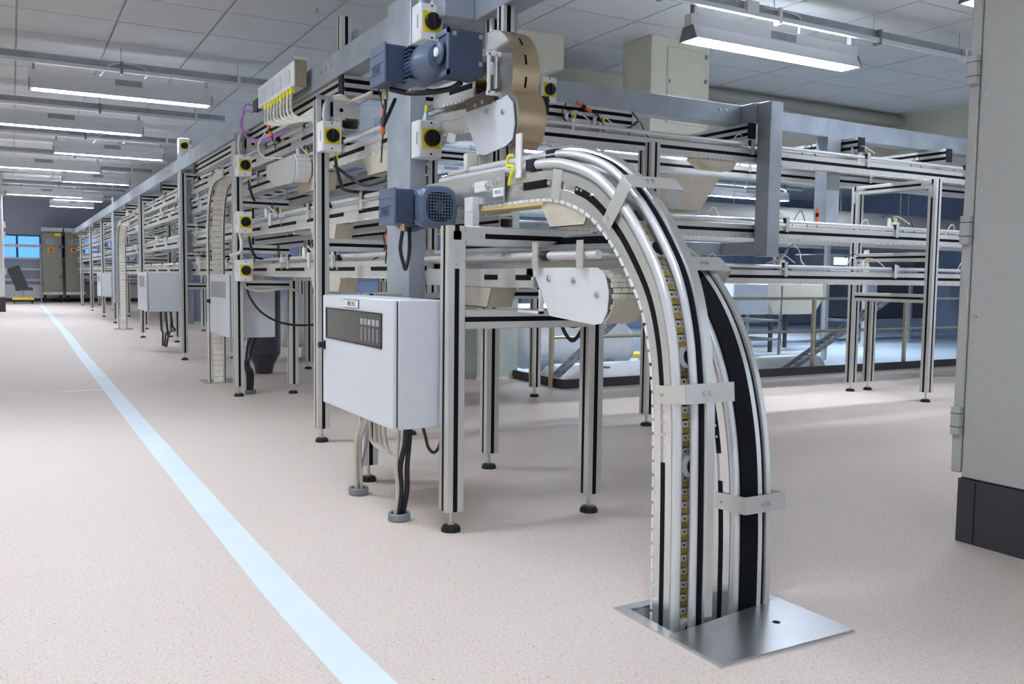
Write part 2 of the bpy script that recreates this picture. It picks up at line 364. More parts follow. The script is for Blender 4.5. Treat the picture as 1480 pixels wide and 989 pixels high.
def trunk(y, x0, x1, label, z=3.86):
    t = thing('cable_trunking', ((x0+x1)/2, y, z), label, 'trunking', 'ceiling trunkings above the pendants')
    B(x0, x1, y+.06, y+.18, z-.005, z+.09).build('channel', GALV, t); B(x0, x1, y+.02, y+.06, z-.045, z+.0).build('white_rail', WHT, t)
    k = 0
    x = math.ceil(x0)+.3
    while x < x1-.2:
        B(x, x+.035, y+.015, y+.10, z-.07, z+.09).build('clip', WHP if k % 2 else MID, t)
        MB().cyl((x+.02, y+.12, z+.09), (x+.02, y+.12, CZ), .006, n=6).build('threaded_rod', ZINC, t); x += 1.5; k += 1
    return t
LP = [(.24, 2.46, 12.8, 'nearest pendant over the aisle, upper left of the picture'), (-.6, 1.98, 16.1, 'second nearest pendant over the aisle, cut by the left edge'), (.75, 2.76, 19.4, 'third pendant over the aisle, under two cable loops'),
      (-.6, 1.86, 22.7, 'fourth pendant over the aisle, reaching the left edge'), (1.17, 2.77, 25.4, 'fifth pendant over the aisle, close to the steel beam'), (-.1, 1.98, 30.6, 'sixth pendant over the aisle, starting by the far column'),
      (1.18, 2.66, 31.9, 'seventh pendant, second last before the end wall'), (1.21, 2.63, 35.2, 'farthest pendant over the aisle before the end wall'), (5.70, 8.02, 6.66, 'large bright pendant at upper right over the machine arm'), (6.9, 9.2, 4.55, 'pendant at the top edge beside the grey cabinet')]
for i, (x0, x1, y, lb) in enumerate(LP):
    luminaire(x0, x1, y, 3.5 if i != 9 else 3.52, lb, 22 if y < 15 else 14, (.27, .30, .42, .5, .6, .8, .8, 1, .92, .7)[i])
names_t = ['nearest ceiling trunking over the aisle, above the first pendant', 'second ceiling trunking over the aisle', 'third ceiling trunking over the aisle', 'fourth ceiling trunking over the aisle', 'fifth ceiling trunking over the aisle', 'sixth ceiling trunking over the aisle', 'last ceiling trunking before the end wall']
for (y, lb) in zip((12.8, 16.1, 19.4, 22.7, 25.4, 30.6, 35.2), names_t): trunk(y, -2.5, 3.3, lb)
trunk(6.66, 4.6, 11.5, 'grey ceiling trunking with white clips above the right pendant'); trunk(4.55, 5.5, 9.4, 'short trunking above the pendant by the cabinet')
trunk(31.9, -.5, 3.3, 'short trunking above the seventh pendant')
for y_, a_, b_, l_ in ((14, 7.5, 19, 'trunking in the hall beyond, nearer one'), (18.5, 7, 20, 'trunking in the hall beyond, near the blue wall'), (1.2, -2.5, 5.9, 'trunking behind the viewer, over the hatch side'), (6.66, -2.5, 1.5, 'trunking over the aisle beside the big column'), (3.9, -2.5, 1.8, 'trunking over the near end of the aisle')): trunk(y_, a_, b_, l_)
# lamps added to light the hall beyond, and unseen ones added to brighten the aisle
for k, (x0, x1, y, lb) in enumerate(((15.5, 18.5, 14, 'added pendant lighting the hall beyond, nearest the machine arm'), (16.5, 19.5, 18.5, 'added pendant lighting the hall beyond, near the blue wall'), (8.0, 10.4, 14, 'added pendant behind the bulkhead lighting the tanks'), (7.5, 10, 18.5, 'added pendant behind the bulkhead lighting the blue wall'), (-1.9, .3, 6.66, 'added unseen pendant left of the big column, above the aisle'), (-1.0, 1.2, 3.9, 'added unseen pendant above the enclosure end of the aisle'), (-.6, 1.6, 1.2, 'added unseen pendant straight above the viewer'))):
    luminaire(x0, x1, y, 3.5, lb, 10, (1.6, 1.6, 2.2, 1.8, .98, .36, .48)[k])
for k, y in enumerate((12.8, 19.4, 25.4, 30.6, 35.2)): luminaire(-3.0, -.95, y, 3.5, ['nearest', 'second', 'third', 'fourth', 'fifth'][k]+' unseen pendant of the left hand row, added as fill light', 10, (.2, .4, .7, .9, 1.2)[k])  # unseen row added to bring more light to the far wall
for k, (x, y) in enumerate(((7.2, 7.2), (11.4, 7.6), (3.0, 9.8))):
    t = thing('sprinkler_head', (x, y, CZ), ['small brass sprinkler near the cream boxed duct', 'small brass sprinkler right of the large pendant', 'small brass sprinkler over the left machine leg'][k], 'sprinkler')
    MB().lathe([(.07, CZ-.002), (.075, CZ-.012), (.03, CZ-.016)], (x, y, 0)).build('rosette', WHT, t); MB().cyl((x, y, CZ-.016), (x, y, CZ-.07), .012).build('nozzle', WARM, t)
def cable(pts, r, m, label, name='cable', cat='cable', group=None, k=6, n=8):
    return tag(MB().tube(spline(pts, k), r, n).build(name, m), label, cat, group)
for y, x, lb in ((12.8, 1.3, 'thin white flex looping above the nearest aisle pendant'), (19.4, 1.7, 'thin white flex looping above the third aisle pendant')):
    cable([(x-.25, y+.1, 3.74), (x-.1, y+.03, 3.9), (x+.15, y+.03, 3.93), (x+.35, y+.03, 3.86), (x+.3, y+.1, 3.78)], .009, CBW, lb)
cable([(6.55, 6.74, 3.93), (6.9, 6.7, 3.93), (7.1, 6.7, 3.9), (7.15, 6.75, 3.76)], .012, CBW, 'white flex arching down to the large right pendant')
tag(B(6.35, 6.5, 6.66, 6.72, 3.84, 3.95).build('socket_box', WHP), 'white socket box on the trunking above the right pendant', 'socket')

# ------------------------------------------------------------------ aluminium profiles
def psec(w, g=.012, d=.009, c=.004):
    h = w/2; out = []
    for k in range(4):
        a = k*PI/2; R = lambda x, y: (x*math.cos(a)-y*math.sin(a), x*math.sin(a)+y*math.cos(a))
        out += [R(-h+c, -h), R(-g, -h), R(-g, -h+d), R(g, -h+d), R(g, -h), R(h-c, -h), R(h, -h+c)]
    return out
PROTO = {}
def profile(parent, p0, p1, w=.09, name='profile', strip=True, face=None, trim=0):
    """square slotted profile from p0 to p1 as one part, its black slot strips as sub-parts"""
    p0 = Vector(p0); p1 = Vector(p1); d = (p1-p0).normalized()
    if abs(d.z) > .9: u, v = Vector((1, 0, 0)), Vector((0, 1, 0))
    elif abs(d.x) > .9: u, v = Vector((0, 1, 0)), Vector((0, 0, 1))
    else: u, v = Vector((1, 0, 0)), Vector((0, 0, 1))
    o = MB().sweep([(p0, u, v), (p1, u, v)], psec(w)).build(name, ALU, parent)
    if strip:
        h = w/2; q0 = p0+d*trim; q1 = p1-d*trim
        for k, (a, b) in enumerate(((0, -1), (1, 0), (0, 1), (-1, 0))):
            if face is not None and k not in face: continue
            c = u*a+v*b; t_ = u*(-b)+v*a
            mb = MB(); ps = []
            for q in (q0, q1):
                ps += [q+c*(h-.0085)-t_*.0118, q+c*(h-.0085)+t_*.0118, q+c*(h-.0015)+t_*.0118, q+c*(h-.0015)-t_*.0118]
            mb.hexa(ps).build('slot_strip', BLK, o)
    return o
def foot(parent, x, y, top=.10, r=.047):
    o = MB().lathe([(r, 0), (r, .012), (r*.82, .028), (r*.35, .032)], (x, y, 0)).build('levelling_foot', BLKP, parent)
    MB().cyl((x, y, .03), (x, y, top), .009, n=10).lathe([(.018, .03), (.018, .042)], (x, y, 0), 6).build('stem', ZINC, o)
def post(x, y, z1, label, w=.09, group=None, face=None):
    t = thing('support_post', (x, y, 0), label, 'post', group or 'slotted aluminium support posts')
    profile(t, (x, y, .10), (x, y, z1), w, face=face); foot(t, x, y)
    B(x-w/2, x+w/2, y-w/2, y+w/2, z1, z1+.004).build('end_cap', BLKP if z1 < 1 else ALUB, t)
    return t

# front portal frame
t = thing('portal_frame', (2.2, 3.74, 0), 'front aluminium portal frame on two black levelling feet', 'frame')
PYF = 3.745
for x in (1.787, 2.575):
    profile(t, (x, PYF, .10), (x, PYF, 1.437), name='upright', trim=0); foot(t, x, PYF)
profile(t, (1.832, PYF, 1.392), (2.62, PYF, 1.392), name='top_rail', trim=.09); profile(t, (1.832, PYF, 1.005), (2.53, PYF, 1.005), name='lower_rail')
mb = MB().box(1.76, 1.93, 3.698, 3.7, 1.372, 1.412).box(1.767, 1.807, 3.698, 3.7, 1.24, 1.412)
o = mb.build('corner_plate', ALU, t)
for x, z in ((1.86, 1.392), (1.91, 1.392), (1.787, 1.32), (1.787, 1.26)): scr(MB(), (x, 3.698, z), 1, .006, -.004).build('screw', ZINC, t)
# rear frame of the portal
t = thing('portal_frame', (2.2, 4.86, 0), 'second aluminium portal frame, behind the grey enclosure', 'frame')
for x in (1.80, 2.60):
    profile(t, (x, 4.9, .10), (x, 4.9, 1.10), name='upright'); foot(t, x, 4.9)
profile(t, (1.845, 4.9, 1.06), (2.555, 4.9, 1.06), name='top_rail'); 

# aisle side frames: (y, height, inner post x, label)
FR = [(6.22, 2.43, 2.62, 'tall frame with one yellow switch right of the aisle'), (8.92, 2.48, 2.47, 'frame carrying three yellow switches beside the aisle'),
      (13.0, 2.58, 2.75, 'tall frame standing just before the galvanised column'), (17.8, 2.62, 2.6, 'frame behind the small far enclosure'),
      (23.2, 2.75, 2.75, 'frame behind the far white duct, sixth along the aisle'), (26.6, 2.7, 2.8, 'seventh frame along the aisle'), (31.0, 2.65, 2.8, 'eighth frame along the aisle'), (36.0, 2.7, 2.8, 'farthest frame along the aisle, before the end wall')]
for k, (y, z1, x2, lb) in enumerate(FR):
    t = thing('aisle_portal', (2.2, y, 0), 'aluminium '+lb, 'support', 'aluminium portals along the aisle')
    x1 = 1.93 if k < 2 else 2.02+.03*k
    profile(t, (x1, y, .10), (x1, y, z1), name='upright'); foot(t, x1, y)
    h2 = 1.15 if k in (0, 1) else z1
    profile(t, (x2, y, .10), (x2, y, h2), name='upright'); foot(t, x2, y)
    if k == 0: bars = [1.42, 1.03]
    elif k == 1: bars = [1.90, 1.45, 1.105]
    else: bars = [z1-.045, 1.85, 1.45, 1.03]
    for z in bars: profile(t, (x1+.045, y, z), (x2-.045, y, z), name='crossbar', face=(0, 1, 2, 3) if k < 3 else (0, 3))
# inner rows of posts deeper in the machine
n_ = 0
for y, x, z1 in ((5.78, 4.53, 2.3), (7.6, 3.4, 2.4), (8.75, 3.4, 1.15), (11.2, 3.3, 2.4), (11.2, 4.3, 2.4), (15, 3.3, 2.4), (15, 4.3, 2.4), (19.5, 3.5, 2.4), (16.4, 2.5, 1.15), (27.4, 2.78, 1.2), (24, 3.6, 2.4), (7.7, 4.6, 1.15), (20.5, 2.5, 1.15), (29, 3.4, 2.4), (34, 3.4, 2.4)):
    n_ += 1
    o = ['fourth', 'fifth', 'first', 'second', 'third', 'sixth', 'seventh', 'eighth', 'ninth', 'tenth', 'eleventh', 'twelfth', 'thirteenth', 'fourteenth', 'fifteenth'][n_-1]
    post(x, y, z1, 'slotted inner support post inside the machine, '+{1: 'seen just left of the tall arc', 2: 'behind the steel column', 3: 'behind the enclosure under the second frame', 9: 'right of the small far enclosure', 10: 'short, between the far frames', 12: 'short, behind the square column corner'}.get(n_, o+' in order of depth'), face=(0, 3))
for y_, l_ in ((7.35, 'near'), (25, 'far')): post(3.075, y_, 1.21, 'short slotted post under the '+l_+' end of the inner conveyor', face=(0, 3))
for y_, l_ in ((8.2, 'near'), (20, 'far')): post(3.975, y_, 1.24, 'short slotted post under the '+l_+' end of the innermost conveyor', face=(0, 3))
# right frame
t = thing('standing_frame', (8.0, 6.2, 0), 'tall rectangular aluminium frame standing by the right cabinet', 'frame')
XR = 8.045
for y in (5.74, 6.67):
    profile(t, (XR, y, .10), (XR, y, 2.235), name='upright'); foot(t, XR, y)
for z in (2.19, 1.465, 1.045): profile(t, (XR, 5.785, z), (XR, 6.625, z), name='crossbar', trim=.09 if z > 2 else 0)
profile(t, (8.33, 6.67, .10), (8.33, 6.67, 1.0), name='upright')
foot(t, 8.33, 6.67)
mb = MB()
for y, s in ((5.785, 1), (6.625, -1)):
    mb.box(XR-.048, XR-.045, min(y-s*.06, y+s*.07), max(y-s*.06, y+s*.07), 2.18, 2.2); mb.box(XR-.048, XR-.045, y-s*.045-.01, y-s*.045+.01, 2.05, 2.2)
mb.build('corner_plates', ALUB, t)

# ------------------------------------------------------------------ galvanised steelwork
def sbeam(a, b, label, name='steel_beam', bolts=(), cat='beam', bev=.006, m=GALV):
    t = tag(B(a[0], b[0], a[1], b[1], a[2], b[2]).build(name, m, None, bev), label, cat, 'galvanised steelwork')
    if bolts:
        for c, ax, s in bolts: scr(MB(), c, ax, .014, .01*s).build('bolt', ZINC, t)
    return t
sbeam((2.06, 5.1, 2.62), (2.21, 38, 2.8), 'long galvanised steel beam running high above the aisle side', bolts=[((2.06, 6.4+.12*k, 2.72), 0, -1) for k in range(3)]+[((2.06, 14+.12*k, 2.72), 0, -1) for k in range(3)])
sbeam((1.983, 4.737, .98), (2.083, 5.085, 2.8), 'big galvanised steel column behind the motors and switches', 'steel_column', cat='column')
sbeam((2.083, 4.5, 2.62), (2.27, 4.65, 2.8), 'short dark steel crosspiece at the top of the big column')
sbeam((2.27, 3.2, 2.62), (2.42, 4.9, 2.8), 'steel beam end overhanging toward the viewer at the top edge')
sbeam((2.083, 4.9, 2.62), (2.42, 5.08, 2.8), 'hidden steel crosspiece behind the big column top')
sbeam((2.42, 4.6, 2.62), (2.6, 6.35, 2.8), 'steel beam joining the column head to the right arm')
sbeam((2.6, 6.19, 2.62), (5.86, 6.34, 2.8), 'galvanised beam of the right arm, left of the first hanging column', bolts=[((5.6+.07*k, 6.19, 2.74), 1, -1) for k in range(2)])
sbeam((5.86, 6.02, 2.62), (6.01, 6.34, 2.8), 'short galvanised link behind the first hanging column')
sbeam((5.90, 5.86, 1.42), (6.05, 6.02, 2.8), 'first hanging galvanised column of the right arm', 'steel_column', cat='column')
sbeam((4.6, 6.45, 1.44), (5.9, 6.55, 1.56), 'low dull steel crosspiece ending at the first hanging column')
sbeam((5.9, 6.02, 1.44), (6.04, 6.55, 1.56), 'stub joining the low crosspiece to the hanging column')
sbeam((6.05, 6.21, 2.62), (7.03, 6.36, 2.8), 'galvanised beam between the two hanging columns')
sbeam((7.03, 6.21, 1.75), (7.22, 6.36, 2.8), 'second hanging galvanised column, right of the first', 'steel_column', cat='column')
sbeam((7.22, 6.23, 2.62), (12.0, 6.38, 2.8), 'galvanised beam right of the second hanging column')
# column with small switch, down the aisle
sbeam((2.07, 13.06, .5), (2.22, 13.36, 2.92), 'galvanised column with a small switch, beyond the tall frame', 'steel_column', cat='column')
sbeam((2.08, 22.6, .5), (2.22, 22.9, 2.95), 'far galvanised column rising over the long beam', 'steel_column', cat='column')
# double slotted cross members below the beams
def crossmember(p0, p1, label, group='double slotted cross members under the steel beams'):
    t = thing('cross_member', p0, label, 'beam', group); p0 = Vector(p0); p1 = Vector(p1); d = p1-p0
    if abs(d.x) > abs(d.y): u = Vector((0, 1, 0))
    else: u = Vector((1, 0, 0))
    v = Vector((0, 0, 1)); H = .14; w_ = .09; sec = []
    side = [(0, 0), (0, .025), (.008, .025), (.008, .055), (0, .055), (0, .085), (.008, .085), (.008, .115), (0, .115), (0, H)]
    sec = side+[(w_-a, b) for a, b in side[::-1]]
    MB().sweep([(p0, u, v), (p1, u, v)], sec).build('profile', ALU, t)
    for a in (.002, w_-.009):
        for b in (.0255, .0855):
            MB().sweep([(p0+d.normalized()*.005, u, v), (p1-d.normalized()*.005, u, v)], [(a, b), (a+.007, b), (a+.007, b+.029), (a, b+.029)]).build('slot_strip', BLK, t)
    MB().sweep([(p0-d.normalized()*.012, u, v), (p0, u, v)], [(0, 0), (w_, 0), (w_, H), (0, H)]).build('end_cap', BLKP, t)
cm_w = ['nearest', 'second', 'third', 'fourth', 'fifth', 'sixth', 'seventh', 'eighth', 'ninth', 'tenth', 'farthest']
for k, y in enumerate((6.15, 9.05, 12.0, 14.9, 17.3, 19.8, 22.2, 25, 28, 31, 34)):
    crossmember((2.075, y, 2.475), (4.6, y, 2.475), cm_w[k]+' double slotted cross member under the long aisle beam')
for k, (x, lb) in enumerate(((5.79, 'cross member left of the first hanging column'), (7.24, 'cross member right of the second hanging column'), (8.60, 'cross member under the right beam near the cabinet'), (3.6, 'cross member under the arm beam behind the curved covers'))):
    crossmember((x, 6.03, 2.475), (x, 8.2, 2.475), 'double slotted '+lb)
crossmember((2.09, 11.9, 2.475), (2.09, 6.28, 2.475), 'lengthwise double slotted member below the nearest beam stretch')
t = thing('roof_stub', (1.9, 6.8, 2.8), 'short slotted upright on top of the long beam', 'post'); profile(t, (2.13, 6.3, 2.8), (2.13, 6.3, 3.05)); B(2.175, 2.2, 6.2, 6.4, 2.8, 2.95).build('gusset', GALV, t)

# ------------------------------------------------------------------ conveyors
class Path:
    def __init__(s, fr):
        s.fr = fr; s.L = [0]
        for a, b in zip(fr, fr[1:]): s.L.append(s.L[-1]+(b[0]-a[0]).length)
    def at(s, d):
        d = max(0, min(s.L[-1]-1e-6, d)); i = 0
        while s.L[i+1] < d: i += 1
        t = (d-s.L[i])/(s.L[i+1]-s.L[i]); a, b = s.fr[i], s.fr[i+1]
        return (a[0].lerp(b[0], t), a[1].lerp(b[1], t), a[2].lerp(b[2], t))
    def sub(s, a, b):
        return [s.at(a)]+[f for f, l in zip(s.fr, s.L) if a+1e-4 < l < b-1e-4]+[s.at(b)]
def pbox(mb, P, s0, s1, u0, u1, v0, v1):
    a, b = P.at(s0), P.at(s1); q = lambda f, u, v: f[0]+f[1]*u+f[2]*v
    return mb.hexa([q(a, u0, v0), q(a, u1, v0), q(b, u1, v0), q(b, u0, v0), q(a, u0, v1), q(a, u1, v1), q(b, u1, v1), q(b, u0, v1)])
def circ(u, v, r, n=10): return [(u+r*math.cos(2*PI*k/n), v+r*math.sin(2*PI*k/n)) for k in range(n)]
def straight(p0, p1, u):
    p0 = Vector(p0); p1 = Vector(p1); return Path([(p0, Vector(u), Vector((0, 0, 1))), (p1, Vector(u), Vector((0, 0, 1)))])
def conveyor(name, P, label, W=.15, lod=0, chain=IVO, seg=1.25, s_off=.5, group='slatted chain conveyors of the machine', tubes=True, slots=None, dash=True, tube_v=.155, tube2=.155, cat='conveyor', brackets=True, far=True):
    t = thing(name, tuple(P.fr[0][0]), label, cat, group); L = P.L[-1]
    rail = [(0, 0), (0, .042), (.007, .042), (.007, .072), (0, .072), (0, .112), (.016, .118), (.016, .1), (.012, .1), (.012, .012), (.03, .012), (.03, 0)]
    o = MB().sweep(P.fr, rail).build('side_rail', ALU, t)
    for a, b in (slots or [(0.02, L-.02)]):
        MB().sweep(P.sub(a, min(b, L)), [(.001, .0425), (.0065, .0425), (.0065, .0715), (.001, .0715)]).build('slot_strip', BLK, o)
    if far:
        o = MB().sweep(P.fr, [(W-a, b) for a, b in rail][::-1]).build('side_rail', ALU, t)
        if lod < 2: MB().sweep(P.fr, [(W-.0065, .0425), (W-.001, .0425), (W-.001, .0715), (W-.0065, .0715)]).build('slot_strip', BLK, o)
    if lod == 0:
        mb = MB(); n = int(L/.038)
        for k in range(n): pbox(mb, P, k*.038+.003, k*.038+.035, .018, W-.018, .098, .106)
        pbox_ = MB(); mb.build('chain_slats', chain, t, kind='stuff')
    MB().sweep(P.fr, [(.016, .086), (W-.016, .086), (W-.016, .096), (.016, .096)]).build('chain_bed', chain if lod else CHY, t)
    if dash:
        mb = MB()
        if lod < 2:
            n = int(L/.05)
            for k in range(n): pbox(mb, P, k*.05+.005, k*.05+.04, .002, .024, -.009, 0)
        else: mb.sweep(P.fr, [(.002, -.008), (.02, -.008), (.02, 0), (.002, 0)])
        mb.build('return_chain', WHP, t)
    MB().sweep(P.fr, [(.03, 0), (W-.03, 0), (W-.03, .006), (.03, .006)]).build('bottom_plate', ALU, t)
    ss = []; s = s_off
    while s < L-.1: ss.append(s); s += seg
    if tubes:
        cuts = [0]+ss+[L]
        for uu, vv in ((.004, tube_v), (W-.01, tube2)):
            for a, b in zip(cuts, cuts[1:]):
                if b-a < .06: continue
                MB().sweep(P.sub(a+.015, b-.015), circ(uu, vv, .017, 10 if lod < 2 else 6), True).build('guide_tube', TUBEM, t)
    if brackets:
        for s in ss:
            o = pbox(pbox(MB(), P, s-.02, s+.02, -.022, -.016, .06, .20), P, s-.02, s+.02, -.016, .0, .06, .075).build('guide_bracket', ALUB, t)
            if lod < 2:
                mb = MB()
                for vv in (tube_v,): pbox(mb, P, s-.045, s+.03, -.016, .022, vv-.014, vv+.018); pbox(mb, P, s-.03, s+.03, -.014, .01, vv+.018, vv+.035)
                mb.build('clamp', BLKP, o)
                mb = MB(); f = P.at(s); c = f[0]+f[1]*-.022+f[2]*.068; mb.cyl(c, c-f[1]*.006, .006, n=8); mb.build('screw', ZINC, o)
    return t
LV = {'lowest': 1.195, 'second': 1.608, 'third': 2.05, 'top': 2.31}
ux = Vector((1, 0, 0)); uz = Vector((0, 0, 1)); uy = Vector((0, 1, 0))
# --- aisle side stacks
for lv, z in LV.items():
    y0 = {'lowest': 4.9, 'second': 5.15, 'third': 4.7, 'top': 6.6}[lv]
    P = straight((2.2, y0, z), (2.2, 19.5, z), ux)
    conveyor('chain_conveyor', P, lv+' level aisle side conveyor between the big column and the far enclosure', .15, 1, seg=1.3, s_off=.55 if lv in ('lowest', 'third') else .95, slots=[(a, a+.95) for a in [.1+1.3*k for k in range(11)]])
    P = straight((2.24, 19.7, z), (2.24, 38.5, z), ux)
    conveyor('chain_conveyor', P, lv+' level aisle side conveyor in the far half of the aisle', .15, 2, seg=2.2)
    P = straight((3.0, 7.1, z+.02), (3.0, 30, z+.02), ux)
    conveyor('chain_conveyor', P, lv+' level inner conveyor parallel to the aisle', .15, 2, seg=1.7)
    if lv != 'top':
        P = straight((3.9, 7.2, z+.05), (3.9, 30, z+.05), ux)
        conveyor('chain_conveyor', P, lv+' level innermost conveyor parallel to the aisle', .15, 2, seg=2.3)
for k, y in enumerate((5.6, 7.9, 10.4, 12.3, 14.4, 16.0, 18.6, 21, 24.4, 28)):
    t = thing('level_strut', (2.42, y, 1.1), cm_w[k]+' thin slotted strut tying the four levels together', 'post', 'thin struts between levels'); profile(t, (2.42, y, 1.05), (2.42, y, 2.475), .045, strip=k < 5, face=(0, 3))
    for z in (1.16, 1.57, 2.02): B(2.20, 2.42, y-.015, y+.015, z-.01, z+.025).build('arm', ALUB, t)
for k, (x, z0, z1) in enumerate(((4.9, 1.75, 2.27),)):
    t = thing('level_strut', (x, 6.28, z0), ['left of the first hanging column', 'right of the standing frame'][k]+' thin strut on the right arm', 'post'); profile(t, (x, 6.25, z0), (x, 6.25, z1+.02), .045, face=(0, 3))
# --- right arm
for lv, z, x0, x1 in (('top', 2.275, 3.65, 12), ('middle', 1.60, 3.9, 12), ('lower', 1.185, 4.2, 12)):
    P = straight((x0, 6.04, z), (x1, 6.04, z), uy)
    sl = [(a, a+1.35) for a in [.15+1.55*k for k in range(6)]]
    conveyor('chain_conveyor', P, lv+' conveyor of the right arm, on its near side', .15, 0 if lv != 'lower' else 1, seg=1.55, s_off={'top': 2.2, 'middle': 2.42, 'lower': 2.12}[lv], chain=IVO)
    P = straight((x0+.8, 7.1, z+.02), (x1, 7.1, z+.02), uy)
    conveyor('chain_conveyor', P, lv+' conveyor of the right arm, second row behind', .15, 2, seg=1.9)
# horizontal 90 degree bend of the top level
fr = []
for k in range(13):
    a = PI/2*k/12; R = .9; c = Vector((3.65, 6.94, 2.275)); d = Vector((-math.sin(a), -math.cos(a), 0)); fr.append((c+d*R, -d, uz))
conveyor('bend_conveyor', Path(fr), 'horizontal ninety degree conveyor bend behind the lower curved cover', .15, 1, seg=.7, s_off=.35)
fr = []
for k in range(13):
    a = PI/2*k/12; R = .8; c = Vector((4.2, 6.84, 1.185)); d = Vector((-math.sin(a), -math.cos(a), 0)); fr.append((c+d*R, -d, uz))
conveyor('bend_conveyor', Path(fr), 'horizontal ninety degree conveyor bend at the lowest level', .15, 1, seg=.7, s_off=.35)

# --- big arcs rising from the floor hatch
def arc_frames(x, pts, k=5, grow=.25):
    q = spline([(0, a, b) for a, b in pts], k); out = []; n = len(q)
    for i, p in enumerate(q):
        t_ = (q[min(i+1, n-1)]-q[max(i-1, 0)]).normalized(); v = Vector((0, -t_.z, t_.y))
        g = 1+grow*min(1, max(0, t_.y)); out.append((Vector((x, p.y, p.z)), ux.copy(), v*g))
    return Path(out)
def arc_conveyor(name, x, pts, label, blk=False):
    P = arc_frames(x, pts); L = P.L[-1]; t = thing(name, (x, pts[0][0], 0), label, 'conveyor'); W = .128
    rail = [(0, 0), (0, .036), (.006, .036), (.006, .062), (0, .062), (0, .094), (.014, .098), (.014, .082), (.010, .082), (.010, .01), (.022, .01), (.022, 0)]
    o = MB().sweep(P.fr, rail).build('side_rail', ALUB, t)
    cuts = [(.0, 1.0), (1.22, 1.93), (1.98, 2.2)] if not blk else [(.0, .9), (1.0, 1.5), (1.62, 1.75)]
    for a, b in cuts: MB().sweep(P.sub(a, min(b, L-.01)), [(.001, .0365), (.0055, .0365), (.0055, .0615), (.001, .0615)]).build('slot_strip', BLK, o)
    for s in (1.06, 1.10, 1.14, 1.18, 1.955):
        if s < L: f = P.at(s); c = f[0]+f[2]*.049; MB().cyl(c, c-f[1]*.004, .005, n=8).build('screw', ZINC, o)
    # left tube
    for a, b in ((0, 1.90), (1.93, L)) if not blk else ((0, L),):
        if a < L: MB().sweep(P.sub(a, min(b, L)), circ(.006, .119, .017, 16), True).build('guide_tube', TUBEM, t)
    # chain between
    MB().sweep(P.fr, [(.018, .05), (.11, .05), (.11, .058), (.018, .058)]).build('chain_bed', BLKP, t)
    mb = MB(); n = int(L/.048)
    for k in range(n):
        s = k*.048; pbox(mb, P, s+.001, s+.018, .056, .090, .060, .083); pbox(mb, P, s+.018, s+.047, .060, .072, .058, .070)
    mb.build('chain_links', CHY if not blk else BLKP, t, kind='stuff')
    mb = MB()
    for k in range(n): s = k*.048; pbox(mb, P, s+.020, s+.043, .060, .084, .066, .082)
    mb.build('chain_blocks', IVO if not blk else BLKP, t, kind='stuff')
    mb = MB()
    for k in range(n): s = k*.048; pbox(mb, P, s+.028, s+.035, .070, .077, .082, .0835)
    mb.build('chain_pins', BLKP, t, kind='stuff')
    if not blk:
        MB().sweep(P.fr, circ(.054, .152, .0145, 16), True).build('guide_tube', TUBEM, t)
    else:
        MB().sweep(P.fr, [(.02, .128), (.072, .158), (.072, .166), (.02, .138)]).build('wide_belt', BLK, t)
        MB().sweep(P.fr, [(.072, .150), (.086, .158), (.086, .172), (.072, .166)]).build('inner_guide', ALUB, t)
    # outer band profile, facing outwards
    a0 = .086 if blk else .070
    MB().sweep(P.fr, [(a0, .155), (a0+.016, .160), (a0+.016, .166), (a0, .162)]).build('slot_strip', BLK, t)
    MB().sweep(P.fr, [(a0+.016, .0), (W, .0), (W, .172), (W-.004, .178), (a0+.02, .176), (a0+.016, .168)]).build('side_rail', ALUB, t)
    mb = MB(); n = int(L/.05)
    for k in range(n): pbox(mb, P, k*.05+.004, k*.05+.042, -.002, .016, -.010, 0)
    mb.build('return_chain', WHP, t)
    return t, P
A1 = [(2.49, -.45), (2.49, -.2), (2.492, .1), (2.497, .4), (2.507, .7), (2.523, .85), (2.545, .965), (2.587, 1.085), (2.652, 1.187), (2.765, 1.317), (2.905, 1.43), (3.03, 1.49), (3.21, 1.535), (3.40, 1.546), (3.60, 1.548), (3.9, 1.551), (4.35, 1.556)]
arc1, P1 = arc_conveyor('arc_conveyor', 2.0, A1, 'tall silver conveyor arc rising from the hatch with ochre chain')
A2 = [(2.50, -.45), (2.50, -.2), (2.50, .1), (2.505, .3), (2.52, .5), (2.55, .66), (2.60, .81), (2.68, .95), (2.79, 1.065), (2.93, 1.14), (3.1, 1.178), (3.35, 1.19), (3.8, 1.193), (4.7, 1.195)]
arc2, P2 = arc_conveyor('arc_conveyor', 2.285, A2, 'lower conveyor arc with wide black belt right of the tall one', True)
# pucks riding on the tall arc
pk = None
for k, (s, lb) in enumerate(((.40, 'round black puck lowest on the tall arc, at floor level'), (.99, 'round black puck on the tall arc below the wide clamp'), (1.36, 'round black puck on the tall arc above the wide clamp'), (1.74, 'round black puck high on the tall arc, below the top clamp'), (1.90, 'round black puck under the top clamp of the tall arc'))):
    f = P1.at(s); c = f[0]+f[1]*.074+f[2].normalized()*.075
    t = thing('product_puck', c, lb, 'puck', 'pucks on the tall arc'); d = (f[1]*-.55+f[2].normalized()*.83).normalized()
    d = f[2].normalized(); MB().cyl(c, c+d*.035, .038, n=28).build('body', WHP, t); MB().cyl(c+d*.034+f[1]*.016, c+d*.041+f[1]*.016, .031, n=28).build('cap', BLKP, t)
